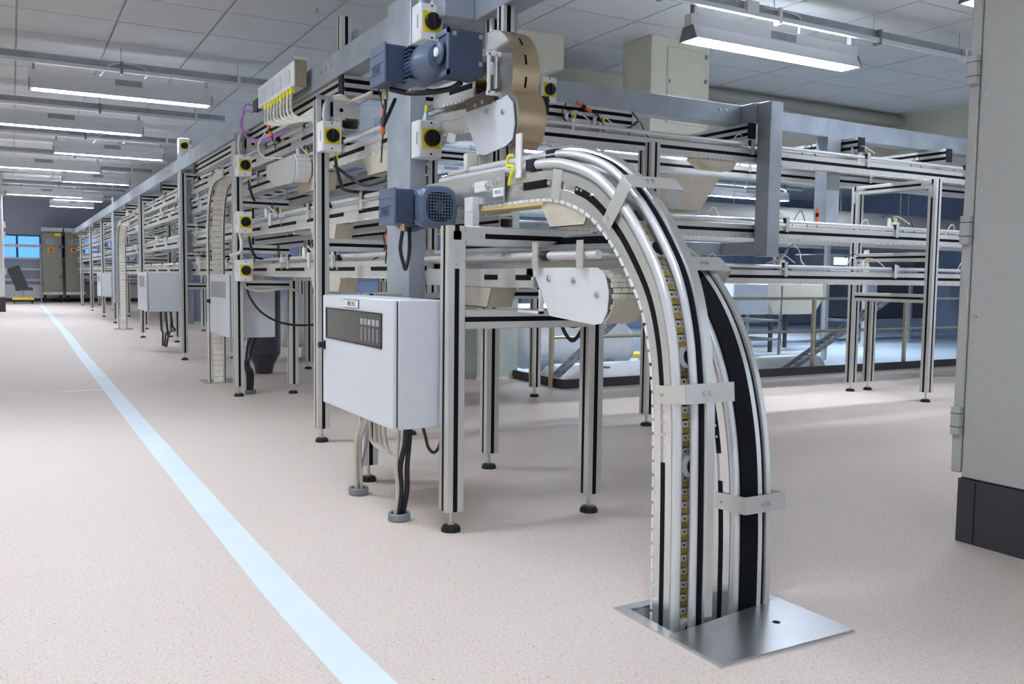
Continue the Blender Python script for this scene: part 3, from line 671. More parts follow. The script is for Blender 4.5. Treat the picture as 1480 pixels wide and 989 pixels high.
# U clamps round the arcs
def uclamp(P, s, u0, u1, v1, label, h=.03, v0=.03, u_hang=.05):
    f = P.at(s); t = thing('clamp_bracket', f[0], label, 'bracket', 'folded plate clamps on the arcs'); th = .003
    pbox(MB(), P, s-h, s+h, u0-.003, u0, v0, v1).build('side_plate', ALU, t); pbox(MB(), P, s-h, s+h, u0, u1, v1, v1+th).build('front_plate', ALU, t)
    pbox(MB(), P, s-h, s+h, u1-.003, u1, v1-.075, v1).build('return_plate', ALU, t)
    q = lambda u, v: f[0]+f[1]*u+f[2]*v
    for u in (.075, .10): MB().cyl(q(u, v1+th), q(u, v1+.009), .008, n=8).build('screw', ZINC, t)
    MB().cyl(q(u0-.003, v0+.03), q(u0-.009, v0+.03), .008, n=8).build('screw', ZINC, t)
uclamp(P1, 1.24, -.008, .21, .182, 'folded clamp plate at mid height of the tall arc')
uclamp(P1, 1.93, -.012, .235, .20, 'folded clamp plate near the crest of the tall arc')
uclamp(P2, .83, -.008, .19, .182, 'folded clamp plate low on the right arc')
uclamp(P2, 1.62, -.008, .20, .185, 'folded clamp plate high on the right arc')
# white bracket and black couplings at the crest
f = P1.at(2.62)
t = thing('guide_bracket', f[0], 'white upright guide bracket with yellow sensor on the arc crest', 'bracket')
pbox(MB(), P1, 2.60, 2.645, -.02, -.012, .08, .235).build('plate', WHP, t)
pbox(pbox(MB(), P1, 2.50, 2.57, -.012, .03, .100, .138), P1, 2.42, 2.49, .04, .08, .13, .17).build('coupling', BLKP, t)
MB().tube(spline([f[0]+Vector((-.03, .03, .20)), f[0]+Vector((-.03, .07, .20)), f[0]+Vector((-.03, .08, .16)), f[0]+Vector((-.03, .03, .15)), f[0]+Vector((-.03, .05, .10)), f[0]+Vector((-.03, .06, .07))]), .008).build('sensor_lead', YELC, t)
# crest side fittings
pbox(MB(), P1, 2.3, 2.36, -.006, 0, .0, .10).build('joint_cover', ALU, arc1)
B(1.994, 1.9985, 3.27, 3.46, 1.588, 1.622).build('slot_strip', BLK, arc1)
for y_ in (3.25, 3.48): MB().cyl((2.0, y_, 1.605), (1.992, y_, 1.605), .008, n=10).build('screw', ZINC, arc1)
for y_, z_ in ((3.06, 1.565), (3.03, 1.56), (3.0, 1.553), (2.93, 1.53)): MB().cyl((2.0, y_, z_), (1.994, y_, z_), .006, n=8).build('screw', ZINC, arc1)

# floor hatch
t = thing('floor_hatch', (2.19, 2.29, 0), 'steel floor hatch frame and cover plate round the arc bases', 'hatch')
mb = MB()
x0, x1, y0, y1 = 1.884, 2.495, 2.005, 2.572
for a in ((x0, HX[0], y0, y1), (HX[1], x1, y0, y1), (HX[0], HX[1], HX[3], y1), (HX[0], HX[1], y0, HX[2])): mb.box(a[0], a[1], a[2], a[3], .0005, .006)
mb.build('frame', ALUB, t)
cp = MB().prism([(1.888, 2.264), (1.888, 2.008), (2.49, 2.008), (2.49, 2.352), (2.452, 2.346)], 2, .0065, .012).build('cover_plate', STEELH, t)
MB().cyl((2.30, 2.18, .0119), (2.30, 2.18, .0128), .014, n=24).build('lift_hole', BLK, cp)

# ------------------------------------------------------------------ drive ends
def disc_poly(cy, cz, r, a0, a1, n=16): return [(cy+r*math.cos(a0+(a1-a0)*k/n), cz+r*math.sin(a0+(a1-a0)*k/n)) for k in range(n+1)]
# ivory chain idler end at lowest level
t = thing('idler_end_conveyor', (2.10, 2.95, 1.1), 'conveyor end with white side plates and ivory chain wrapping its wheel', 'conveyor')
Xa, Xb = 2.075, 2.215
pl_ = [(3.62, 1.195), (3.62, 1.245), (3.05, 1.247)]+[(3.05+.14*math.cos(a), 1.135+.113*math.sin(a)) for a in [PI/2+PI*.5*k/6 for k in range(1, 7)]]
pl_ = [(3.56, 1.205), (3.56, 1.247), (2.99, 1.247), (2.935, 1.22), (2.91, 1.15), (2.915, 1.07), (2.95, 1.022), (3.01, 1.012), (3.35, 1.035), (3.48, 1.205)]
for x in (Xa, Xb):
    o = MB().prism(pl_, 0, x, x+.004).build('side_plate', WHT if x == Xa else ALU, t)
    for y, z in ((3.36, 1.20), (3.16, 1.195), (2.985, 1.135)): MB().cyl((x, y, z), (x-.008, y, z), .013, n=8).cyl((x-.007, y, z), (x-.012, y, z), .006, n=8).build('bolt', ZINC, o)
wheel = MB(); cy, cz, R = 3.0, 1.135, .098
for k in range(17):
    a = PI*.42+PI*1.18*k/16
    c = Vector((0, cy+R*math.cos(a), cz+R*math.sin(a)))
    for j in range(3):
        x = Xa+.016+.038*j+(.008 if k % 2 else 0)
        MB().cbox((x+.016, c.y, c.z), (.034, .008, .0190), a, 0, 0).build('chain_link', IVO, t)
MB().cyl((Xa+.006, cy, cz), (Xb-.002, cy, cz), .088, n=28).build('wheel', MID, t)
MB().prism(disc_poly(cy-.01, cz, .118, -PI*.62, -PI*.97, 8)+disc_poly(cy-.01, cz, .113, -PI*.97, -PI*.62, 8), 0, Xa+.004, Xb+.02).build('catch_guard', BEI, t)
P = straight((Xa, 3.5, 1.155), (Xa, 4.7, 1.155), ux)
rail = [(0, 0), (0, .09), (.012, .09), (.012, 0)]
o = MB().sweep(P.fr, rail).build('side_rail', ALU, t); MB().sweep(P.sub(.02, .16), [(-.002, .035), (.0, .035), (.0, .06), (-.002, .06)]).build('slot_strip', BLK, o); MB().sweep(P.sub(.34, .48), [(-.002, .035), (.0, .035), (.0, .06), (-.002, .06)]).build('slot_strip', BLK, o)
MB().sweep(P.fr, [(.128+a, b) for a, b in rail]).build('side_rail', ALU, t)
MB().sweep(P.fr, [(.012, .08), (.128, .08), (.128, .09), (.012, .09)]).build('chain_bed', IVO, t)
MB().cyl((Xa+.0, 2.98, 1.30), (Xa+.0, 4.7, 1.30), .018).build('guide_tube', TUBEM, t); MB().cyl((Xa+.13, 3.0, 1.30), (Xa+.13, 4.7, 1.30), .018).build('guide_tube', TUBEM, t)
for y in (3.06, 3.42):
    B(Xa-.028, Xa-.022, y, y+.045, 1.24, 1.36).build('guide_bracket', ALU, t)
MB().cyl((Xa-.003, 3.36, 1.30), (Xa-.003, 3.41, 1.30), .0215).build('coupling', BLKP, t)
mb = MB()
for a, b, z0, z1 in ((3.42, 3.62, 1.04, 1.052), (3.42, 3.432, 1.04, 1.15)): mb.box(Xa-.01, Xa+.01, a, b, z0, z1)
mb.build('angle_bracket', WHT, t)
# two stainless curved covers with white plates
def curved_cover(cy, cz, R, x0, x1, a0, a1, label, plate=None, slots=0):
    t = thing('curved_cover', (x0, cy, cz), label, 'machine cover', 'curved steel covers'); n = 24
    mb = MB()
    inner = disc_poly(cy, cz, R-.004, a1, a0, n); outer = disc_poly(cy, cz, R, a0, a1, n)
    mb.prism(outer+inner, 0, x0, x1); o = mb.build('rim', WARM, t)
    for p in o.data.polygons:
        if abs(p.normal.x) < .5: p.use_smooth = True
    MB().prism(disc_poly(cy, cz, R-.002, a0, a1, n)+[(cy+.05, cz)], 0, x0+.002, x0+.006).build('side_disc', STEEL, t)
    MB().prism(disc_poly(cy, cz, R-.002, a0, a1, n)+[(cy+.05, cz)], 0, x1-.006, x1-.002).build('side_disc', STEEL, t)
    for k in range(slots):
        a = a0+(a1-a0)*(.16+k*.17)
        for a_ in (a,):
            q = MB(); m = 6
            ps = [(cy+(R+.0008)*math.cos(a_+.22*j/m), cz+(R+.0008)*math.sin(a_+.22*j/m)) for j in range(m+1)]
            q.prism(ps+[(cy+(R-.001)*math.cos(a_+.22*j/m), cz+(R-.001)*math.sin(a_+.22*j/m)) for j in range(m, -1, -1)], 0, (x0+x1)/2-.006, (x0+x1)/2+.006)
            q.build('slot', BLK, o)
    return t
t = curved_cover(4.02, 2.195, .235, 2.115, 2.265, PI*.45, PI*1.32, 'upper curved steel cover with a row of dark slots', slots=5)
B(2.04, 2.115, 3.90, 3.92, 2.28, 2.30).box(2.04, 2.115, 3.90, 3.92, 2.09, 2.11).box(2.045, 2.055, 3.9, 3.92, 2.10, 2.29).box(2.085, 2.092, 3.9, 3.92, 2.1, 2.29).build('spacer_frame', WHP, t)
B(2.06, 2.10, 3.95, 4.05, 2.2, 2.26).build('hub_block', ALUB, t)
t = curved_cover(3.84, 1.965, .15, 2.10, 2.25, PI*.42, PI*1.40, 'lower curved steel cover beside a white angular plate')
pl_ = [(4.28, 2.07), (4.20, 2.10), (3.95, 2.06), (3.80, 2.075), (3.74, 2.03), (3.72, 1.93), (3.74, 1.86), (3.80, 1.835), (4.02, 1.815), (4.10, 1.83), (4.22, 2.0)]
o = MB().prism(pl_, 0, 2.09, 2.096).build('angular_plate', ENC, t)
for y, z in ((4.12, 2.075), (4.04, 2.08), (4.0, 2.03), (3.86, 2.08), (3.83, 2.0)): MB().cyl((2.09, y, z), (2.082, y, z), .012, n=8).build('bolt', ZINC, o)
MB().prism([(4.25, 2.12), (4.0, 2.13), (3.88, 2.12), (3.95, 2.06), (4.22, 2.06)], 0, 2.084, 2.09).build('dark_flange', mat('bronze plate', (.20, .16, .11), .4, .6), t)
P = straight((2.10, 4.1, 1.96), (2.10, 4.72, 2.0), ux)
conveyor('drive_conveyor', P, 'short drive conveyor behind the angular white plate', .15, 0, slots=[(.03, .14)], tubes=False, brackets=False)
P = straight((2.115, 4.2, 2.14), (2.115, 4.72, 2.16), ux)
conveyor('drive_conveyor', P, 'short upper drive conveyor behind the gearbox', .15, 0, slots=[(.03, .3)], tubes=False, brackets=False)
t = thing('lead_tag', (2.09, 4.36, 1.93), 'small white equipment tag on the drive conveyor', 'tag'); MB().cbox((2.075, 4.38, 1.945), (.004, .1, .05), .25).build('plate', PAPER, t)
# slotted uprights below drive
for k, (x, y) in enumerate(((2.22, 3.95), (2.30, 4.2), (2.36, 4.45))):
    t = thing('hanger_profile', (x, y, 1.6), ['nearest', 'middle', 'rearmost'][k]+' short slotted upright under the curved covers', 'post'); profile(t, (x, y, 1.70), (x, y, 1.955), .08) if k == 0 else profile(t, (x, y, 1.62), (x, y, 2.62), .07)
t = thing('junction_box', (2.15, 4.35, 1.66), 'cream twin junction box beneath the angular plate', 'box'); B(2.03, 2.09, 4.1, 4.14, 1.74, 1.83).build('left_half', CREAM, t, .003); B(2.095, 2.15, 4.1, 4.14, 1.74, 1.83).build('right_half', CREAM, t, .003)

def text3d(txt, loc, size, rx, rz, m, parent, ext=.0008):
    cu = bpy.data.curves.new('lettering', 'FONT'); cu.body = txt; cu.size = size; cu.extrude = ext; cu.align_x = 'CENTER'; cu.align_y = 'CENTER'
    o = bpy.data.objects.new('tmp', cu); C.objects.link(o); dg = bpy.context.evaluated_depsgraph_get(); me = bpy.data.meshes.new_from_object(o.evaluated_get(dg))
    bpy.data.objects.remove(o); me.transform(Matrix.Translation(loc) @ Matrix.Rotation(rz, 4, 'Z') @ Matrix.Rotation(rx, 4, 'X')); me.materials.clear(); me.materials.append(m)
    q = bpy.data.objects.new('lettering', me); C.objects.link(q); q.parent = parent
    if parent.type == 'EMPTY': q.location = -parent.location
    return q
# ------------------------------------------------------------------ gear motors
def motor(x, y, z, label, grille):
    t = thing('gear_motor', (x, y, z), label, 'motor')
    if grille:
        MB().cyl((x, y+.08, z), (x, y+.36, z), .083, n=28).build('stator', MOT, t)
        mb = MB()
        for k in range(20):
            a = 2*PI*k/20; mb.cbox((x+.09*math.cos(a), y+.24, z+.09*math.sin(a)), (.022, .18, .004), 0, -a, 0)
        mb.build('cooling_fins', MOT, t)
        mb = MB(); n = 32
        def sq(R, e=4): return [(R*math.copysign(abs(math.cos(2*PI*k/n))**(2/e), math.cos(2*PI*k/n)), R*math.copysign(abs(math.sin(2*PI*k/n))**(2/e), math.sin(2*PI*k/n))) for k in range(n)]
        vs = []
        rings = [(.098, .12), (.104, .06), (.104, .02), (.092, .003), (.072, 0), (.070, .008)]
        for R, yy in rings: vs += [(x+a, y+yy, z+b) for a, b in sq(R, 3.4)]
        mb.add(vs, [(j*n+k, j*n+(k+1) % n, (j+1)*n+(k+1) % n, (j+1)*n+k) for j in range(len(rings)-1) for k in range(n)], True)
        o = mb.build('fan_cowl', MOT, t)
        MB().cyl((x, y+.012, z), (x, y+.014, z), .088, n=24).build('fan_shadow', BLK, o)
        mb = MB()
        for k in range(-4, 5):
            h = .066*(1-.10*(abs(k) > 3))
            mb.box(x+k*.0155-.0018, x+k*.0155+.0018, y+.003, y+.008, z-h, z+h); mb.box(x-h, x+h, y+.002, y+.007, z+k*.0155-.0018, z+k*.0155+.0018)
        for R in (.012, .024): mb.tube([(x+R*math.cos(a), y+.004, z+R*math.sin(a)) for a in [2*PI*q/20 for q in range(21)]], .002, 5)
        mb.build('grille', MOT, o)
        tx = x-.10
        b = B(tx-.10, tx-.005, y+.07, y+.27, z-.085, z+.085).build('terminal_box', MOTD, t, .008)
        b2 = B(tx-.115, tx-.10, y+.065, y+.275, z-.09, z+.09).build('lid', MOT, t, .004)
        mb = MB()
        for zz in (z+.04, z, z-.045): mb.box(tx-.117, tx-.115, y+.07, y+.27, zz, zz+.003)
        mb.build('lid_ribs', MOTD, b2)
        MB().box(tx-.02, tx-.0, y+.27, y+.4, z-.05, z+.05).cyl((x, y+.36, z), (x, y+.40, z), .11, n=24).build('flange', MOT, t)
        g = MB().cyl((tx-.055, y+.1, z-.085), (tx-.055, y+.1, z-.12), .016, n=10).build('cable_gland', WARM, t)
    else:
        # worm gear motor: terminal box, ribbed stator, bell, square gearbox
        b = B(x-.20, x-.09, y+.36, y+.56, z-.105, z+.085).build('terminal_box', MOTD, t, .008)
        b2 = B(x-.215, x-.20, y+.355, y+.565, z-.11, z+.09).build('lid', MOT, t, .004)
        mb = MB()
        for zz in (z+.04, z-.01, z-.06): mb.box(x-.217, x-.215, y+.36, y+.56, zz, zz+.004)
        mb.build('lid_ribs', MOTD, b2)
        MB().cyl((x-.03, y+.2, z-.02), (x-.03, y+.56, z-.02), .075, n=24).build('stator', MOT, t)
        mb = MB()
        for k in range(9): mb.box(x-.11, x+.05, y+.28, y+.44, z-.095+.02*k, z-.091+.02*k)
        mb.build('cooling_fins', MOT, t)
        MB().lathe([(.085, .30), (.10, .24), (.10, .18), (.07, .10)], (x-.02, y, z-.02), 28, 1).build('bell_housing', MOT, t)
        B(x-.02, x+.16, y, y+.14, z-.115, z+.105).build('gearbox', MOTD, t, .01)
        mb = MB().box(x-.028, x-.02, y+.0, y+.15, z-.115, z-.09).box(x-.028, x-.02, y, y+.15, z+.08, z+.105).box(x-.028, x-.02, y, y+.02, z-.115, z+.105)
        mb.build('gearbox_ribs', MOT, t)
        MB().lathe([(.055, -.035), (.05, -.045), (.02, -.05)], (x-.0, y+.09, z), 20, 0).build('bearing_cap', MOT, t)
        MB().cyl((x-.05, y+.08, z), (x-.06, y+.08, z), .022, n=16).build('white_plug', WHP, t)
        for a, b in ((.135, .07), (.135, -.06), (-.005, .07)): B(x+a, x+a+.018, y-.004, y, z+b, z+b+.02).build('screw_recess', GREY, t)
        MB().cyl((x+.16, y+.07, z), (x+.23, y+.07, z), .03, n=16).build('shaft', STEEL, t)
        MB().tube(spline([(x-.14, y+.46, z-.12), (x-.06, y+.35, z-.15), (x+.06, y+.2, z-.145), (x+.1, y+.12, z-.12)]), .014).build('cable_loop', CBB, t)
    return t
motor(1.845, 4.02, 1.545, 'blue grey motor with square fan grille left of the portal top', True)
motor(1.87, 3.93, 2.285, 'blue grey gear motor with square gearbox high beside the column', False)
cable([(1.69, 4.12, 1.43), (1.69, 4.15, 1.34), (1.71, 4.16, 1.27), (1.74, 4.2, 1.24), (1.78, 4.25, 1.33), (1.80, 4.3, 1.45)], .010, CBB, 'black cable hanging in a V below the fan motor')
cable([(1.72, 4.44, 2.16), (1.72, 4.44, 2.08), (1.70, 4.42, 1.98), (1.74, 4.45, 2.04), (1.80, 4.5, 2.14)], .010, CBB, 'black cable hanging in a V below the upper gear motor')
tag(MB().cyl((1.72, 4.44, 2.17), (1.72, 4.44, 2.12), .018).build('cable_gland', WARM), 'metal cable gland under the upper gear motor', 'gland')

for x_, y_, z_ in ((1.845-.10-.1185, 4.02+.185, 1.545-.02), (1.87-.2185, 3.93+.47, 2.285-.035)):
    q_ = bpy.data.objects['gear_motor' if z_ < 2 else 'gear_motor.001']; text3d('SEW', (x_, y_, z_), .055, PI/2, -PI/2, MOT, q_, .0015)
t = thing('gear_motor', (3.0, 4.6, .95), 'dark blue motor half hidden behind the right arc below its bend', 'motor')
MB().cyl((2.98, 4.55, .98), (3.32, 4.75, 1.06), .085, n=24).build('stator', MOTD, t); MB().cyl((3.32, 4.75, 1.06), (3.38, 4.79, 1.075), .09, n=24).build('fan_cowl', MOT, t)
MB().cbox((3.1, 4.52, 1.0), (.14, .08, .12), 0, -.2, .5).build('terminal_box', MOTD, t, .006)
profile(t, (2.62, 4.9, 1.10), (3.6, 4.9, 1.10), .06, name='mounting_rail')
cable([(3.05, 4.5, .92), (3.05, 4.5, .80), (3.09, 4.5, .70), (3.14, 4.52, .66), (3.3, 4.6, .64)], .007, MID, 'thin grey lead curling below the dark blue motor')
# side plates where the arc meets the drive
t = thing('drive_side_plate', (1.99, 4.0, 1.56), 'long smooth drive side plate between fan motor and arc', 'machine plate')
B(1.984, 1.99, 3.62, 4.5, 1.553, 1.70).build('plate', ALUB, t, .002)
for y, z in ((3.93, 1.64), (3.78, 1.635), (3.70, 1.64), (3.68, 1.655)): MB().cyl((1.984, y, z), (1.972, y, z), .010, n=8).build('bolt', ZINC, t)
B(1.972, 1.984, 3.78, 3.90, 1.61, 1.66).build('sensor_block', WHT, t, .002)
o = B(1.968, 1.972, 3.60, 3.70, 1.575, 1.615).build('tag_plate', PAPER, t)
text3d('MD 15', (1.9672, 3.65, 1.595), .022, PI/2, -PI/2, BLKP, t, .0003)
B(1.955, 1.99, 3.88, 3.97, 1.44, 1.59).build('support_bracket', WHT, t); B(1.952, 1.955, 3.89, 3.96, 1.52, 1.56).build('tag_plate', PAPER, t)
MB().prism([(3.3, 1.535), (4.0, 1.545), (4.0, 1.525), (3.3, 1.515)], 0, 2.0, 2.13).build('belt_underside', mat('yellow belt', (.62, .50, .22), .5), t)

# guards and drip trays
def tray(x0, x1, ya, yb, yc, yd, z0, z1, label, m=BEI):
    t = thing('drip_guard', (x0, ya, z0), label, 'guard', 'folded sheet guards below conveyors')
    MB().prism([(ya, z1), (yb, z0), (yc, z0), (yd, z1)], 0, x0, x0+.004).build('side_sheet', m, t); MB().prism([(ya, z1), (yb, z0), (yc, z0), (yd, z1)], 0, x1-.004, x1).build('side_sheet', m, t)
    MB().prism([(yb, z0), (yc, z0), (yc, z0+.004), (yb, z0+.004)], 0, x0, x1).build('bottom_sheet', m, t)
    MB().prism([(ya, z1), (yb, z0), (yb+.004, z0), (ya+.004, z1)], 0, x0, x1).build('end_sheet', m, t)
tray(2.008, 2.12, 2.93, 2.99, 3.25, 3.34, 1.415, 1.53, 'beige folded guard under the crest of the tall arc')
tray(2.075, 2.215, 3.9, 3.95, 4.25, 4.3, 1.05, 1.15, 'beige folded guard under the rail inside the portal')
tray(2.2, 2.34, 6.7, 6.75, 7.3, 7.4, 1.48, 1.60, 'beige guard hanging under the second level by the tall frame')
tray(2.2, 2.34, 6.6, 6.65, 7.3, 7.4, 1.07, 1.19, 'beige guard hanging under the lowest level by the tall frame')
tray(2.2, 2.34, 7.1, 7.15, 7.7, 7.8, 1.9, 2.04, 'beige guard hanging under the third level by the tall frame')
tray(2.2, 2.34, 5.4, 5.5, 6.0, 6.1, 1.9, 2.04, 'beige guard under the third level near the big column')
def hood(x0, x1, x2, x3, y0, y1, z0, z1, label, m=BEI):
    t = thing('chute_hood', (x0, y0, z0), label, 'chute', 'beige chutes hanging on the right arm')
    MB().prism([(x0, z1), (x1, z0), (x2, z0), (x3, z1)], 1, y0, y1).build('body', m, t, .02)
    return t
hood(4.70, 4.85, 5.32, 5.56, 6.1, 6.5, 1.80, 2.12, 'large beige rounded chute beside the arc crest')
hood(5.2, 5.35, 5.65, 5.72, 6.05, 6.2, 2.18, 2.27, 'small pale guard under the top arm conveyor')
# dark box behind arc crest
t = thing('support_post', (4.65, 6.0, 2.0), 'short slotted post hanging under the top arm conveyor', 'post'); profile(t, (4.62, 6.0, 1.9), (4.62, 6.0, 2.27), .08)


# ------------------------------------------------------------------ enclosures
def enclosure(x0, y0, y1, z0, z1, label, window=True, tagtxt=False, dx=.25, latch=True):
    t = thing('control_enclosure', (x0+.1, (y0+y1)/2, z0), label, 'enclosure', 'grey control enclosures along the aisle')
    B(x0+.018, x0+dx, y0, y1, z0, z1).build('body', ENC, t, .006)
    B(x0+.012, x0+.02, y0+.008, y1-.008, z0+.008, z1-.008).build('gasket', BLK, t)
    d = B(x0-.008, x0+.012, y0, y1, z0, z1).build('door', ENC, t, .006)
    H = z1-z0; L = y1-y0
    if window:
        B(x0-.0095, x0-.0078, y0+L*.14, y1-L*.07, z1-H*.38, z1-H*.12).build('window_pane', WIN if window == 1 else GREY, d)
        if window == 1:
            B(x0-.0125, x0-.0095, y0+L*.13, y1-L*.06, z1-H*.39, z1-H*.38).box(x0-.0125, x0-.0095, y0+L*.13, y1-L*.06, z1-H*.12, z1-H*.11).box(x0-.0125, x0-.0095, y0+L*.13, y0+L*.14, z1-H*.38, z1-H*.12).box(x0-.0125, x0-.0095, y1-L*.07, y1-L*.06, z1-H*.38, z1-H*.12).build('window_frame', BLKP, d)
            mb = MB()
            for k in range(5): mb.box(x0-.0102, x0-.0096, y0+L*.17+k*.055, y0+L*.17+k*.055+.04, z1-H*.22, z1-H*.17)
            mb.build('breaker_row', GREY, d)
            mb = MB()
            for k in range(5): mb.box(x0-.0102, x0-.0096, y0+L*.18+k*.055, y0+L*.18+k*.055+.02, z1-H*.35, z1-H*.24)
            mb.build('terminal_row', MID, d)
    if latch:
        B(x0-.02, x0-.008, y1-.05, y1-.02, z0+H*.50, z0+H*.58).build('latch_plate', BLKP, d); MB().cyl((x0-.008, y1-.035, z0+H*.54), (x0-.045, y1-.035, z0+H*.54), .017, n=14).build('latch_knob', BLKP, d)
    return t, d
t, d = enclosure(1.53, 3.82, 4.88, .487, 1.092, 'large light grey enclosure with dark window on the front portal', 1)
LBL = B(1.5185, 1.522, 4.28, 4.50, 1.035, 1.078).build('name_plate', BLKP, d); B(1.5175, 1.5185, 4.285, 4.495, 1.038, 1.075).build('name_plate_face', PAPER, d)
text3d('-PB2 PA2', (1.5172, 4.39, 1.056), .034, PI/2, -PI/2, BLKP, d)
enclosure(1.87, 9.03, 10.0, .57, 1.20, 'grey enclosure on the three switch frame, second from front', 2, dx=.45)
t, d = enclosure(1.72, 13.95, 15.0, .64, 1.22, 'small grey enclosure beyond the galvanised column, third from front', 0, dx=.55, latch=False)
B(1.708, 1.712, 14.2, 14.8, 1.0, 1.16).build('label_plate', GREY, d)
enclosure(1.95, 24.6, 25.6, .6, 1.2, 'farthest grey enclosure, between the sixth and seventh frames', 2)
# conduit rings and cable bundles under first enclosure
for k, (x, y, lb) in enumerate(((1.64, 4.03, 'grey floor collar under the near end of the large enclosure'), (1.64, 4.62, 'grey floor collar under the far end of the large enclosure'), (2.08, 9.08, 'grey floor collar beside the three switch frame'))):
    tag(MB().lathe([(.048, 0), (.055, .004), (.055, .034), (.050, .040), (.040, .036), (.040, .004), (.002, .003)], (x, y, 0), 28).build('floor_collar', MID), lb, 'collar', 'grey floor collars')
for k, (dx, m, r) in enumerate(((-.012, CBB, .013), (.018, CBB, .013), (-.03, CBG, .009))):
    cable([(1.64+dx, 3.92+.02*k, .50), (1.64+dx, 3.93+.02*k, .40), (1.635+dx*1.2, 3.97, .28), (1.65+dx, 4.0, .15), (1.64+dx*.8, 4.03, .0)], r, m, ['left black conduit rising from the near collar to enclosure', 'right black conduit rising from the near collar to enclosure', 'cream cable beside the black conduits at the near collar'][k], n=10)
for k in range(2):
    cable([(1.64, 4.50-.05*k, .50), (1.63, 4.52-.04*k, .42), (1.62+.02*k, 4.60, .30), (1.625+.025*k, 4.62, .15), (1.63+.025*k, 4.62, .0)], .012, CBG, ['left cream cable from the far collar to the enclosure', 'right cream cable from the far collar to the enclosure'][k], n=10)
for k in range(4):
    y = 4.12+.07*k
    cable([(1.60, y, .50), (1.60, y, .42), (1.605, y-.03, .34), (1.62, 4.05, .30+.006*k), (1.63, 4.03, .26), (1.635, 4.02, .1)], .009, CBG, ['first', 'second', 'third', 'fourth'][k]+' of four short cream cables under the large enclosure, from its near end', n=8)
    tag(MB().cyl((1.60, y, .49), (1.60, y, .455), .013, n=10).build('cable_gland', YELC), ['first', 'second', 'third', 'fourth'][k]+' yellow gland under the large enclosure, from its near end', 'gland', 'yellow glands')
cable([(1.69, 3.87, .50), (1.70, 3.85, .44), (1.71, 3.84, .39), (1.735, 3.83, .365), (1.76, 3.82, .40), (1.77, 3.82, .47)], .008, CBB, 'black cable hanging in a loop right of the conduits')
cable([(1.62, 4.36, .5), (1.62, 4.4, .40), (1.66, 4.6, .2), (1.64, 4.62, .02)], .006, MID, 'thin grey cable slanting to the far collar')

# second enclosure cables
for k in range(4):
    cable([(1.96+.07*k, 9.1, .58), (1.95+.06*k, 9.15, .42+.03*k), (2.02+.02*k, 9.15, .30), (2.05+.02*k, 9.1, .2), (2.05+.015*k, 9.08, .0)], .012, CBB, ['first', 'second', 'third', 'fourth'][k]+' of the black cables drooping below the second enclosure, from the near side')
cable([(2.0, 8.86, 1.10), (2.03, 8.86, .98), (2.15, 8.84, .82), (2.35, 8.82, .72), (2.6, 8.8, .70), (2.9, 8.8, .74)], .011, CBB, 'long black cable sagging from the three switch frame')
cable([(1.97, 8.86, 1.15), (2.0, 8.84, 1.07), (2.15, 8.84, 1.04), (2.4, 8.84, 1.07), (2.5, 8.84, 1.03)], .012, CBG, 'cream cable tied under the low crossbar of the switch frame')
for k in range(3):
    cable([(1.95+.07*k, 14.3, .64), (1.97+.08*k, 14.4, .4), (2.0+.1*k, 14.6, .32-.1*(k == 1)), (2.1+.05*k, 15.2, .25), (2.15, 15.6-.2*k, .02)], .016, CBB, ['left', 'black middle', 'black right'][k]+' cable hanging below the small third enclosure')

# ------------------------------------------------------------------ safety switches
def switch(x, y, z, label):
    """box: x..x+.14, front at y, bottom z"""
    t = thing('safety_switch', (x, y, z), label, 'switch', 'yellow and black safety switches')
    B(x, x+.14, y+.012, y+.12, z, z+.205).build('housing', WHP, t, .006)
    f_ = B(x+.004, x+.136, y, y+.012, z+.004, z+.201).build('cover', WHP, t, .004)
    pl2 = B(x+.016, x+.126, y-.003, y, z+.048, z+.16).build('yellow_plate', YEL, t)
    k = MB().lathe([(.046, -.003), (.046, -.024), (.042, -.028), (.01, -.029)], (x+.072, y, z+.105), 24, 1).build('knob', BLKP, t)
    B(x+.063, x+.081, y-.042, y-.026, z+.064, z+.146).build('grip', BLKP, k, .004)
    for zz in (.018, .19): MB().cyl((x+.07, y, z+zz), (x+.07, y-.003, z+zz), .006, n=8).build('screw', BLK, t)
    B(x-.002, x, y+.03, y+.04, z+.07, z+.14).build('side_slot', MID, t)
    return t
s1 = switch(1.985, 4.60, 2.50, 'topmost yellow switch on the big column at the picture top')
def swcopy(x, y, z, label, sx=1):
    c = copy_tree(s1); c.location = (x, y, z); c['label'] = label; c.scale = (sx, sx, sx); return c
SW = [(1.985, 4.60, 1.865, 'lower yellow switch on the big column, under the gear motor', 1), (1.885, 6.05, 2.06, 'yellow switch on the tall second frame post', 1), (1.90, 8.76, 2.14, 'uppermost of three yellow switches on one post', 1),
      (1.90, 8.76, 1.60, 'middle of three yellow switches on one post', 1), (1.90, 8.76, 1.135, 'lowest of three yellow switches on one post', 1), (2.02, 12.9, 2.84, 'small yellow switch on the galvanised column over the aisle', 1), (3.66, 6.08, 2.58, 'yellow switch on the arm beam right of the curved covers', 1),
      (2.70, 12.84, .87, 'low yellow switch deep behind the third frame', 1), (2.12, 20.2, 2.4, 'far yellow switch near the top of the fourth frame', 1), (3.0, 9.4, 1.62, 'yellow switch deep in the machine behind the second level', 1)]
for a in SW: swcopy(a[0], a[1], a[2], a[3])
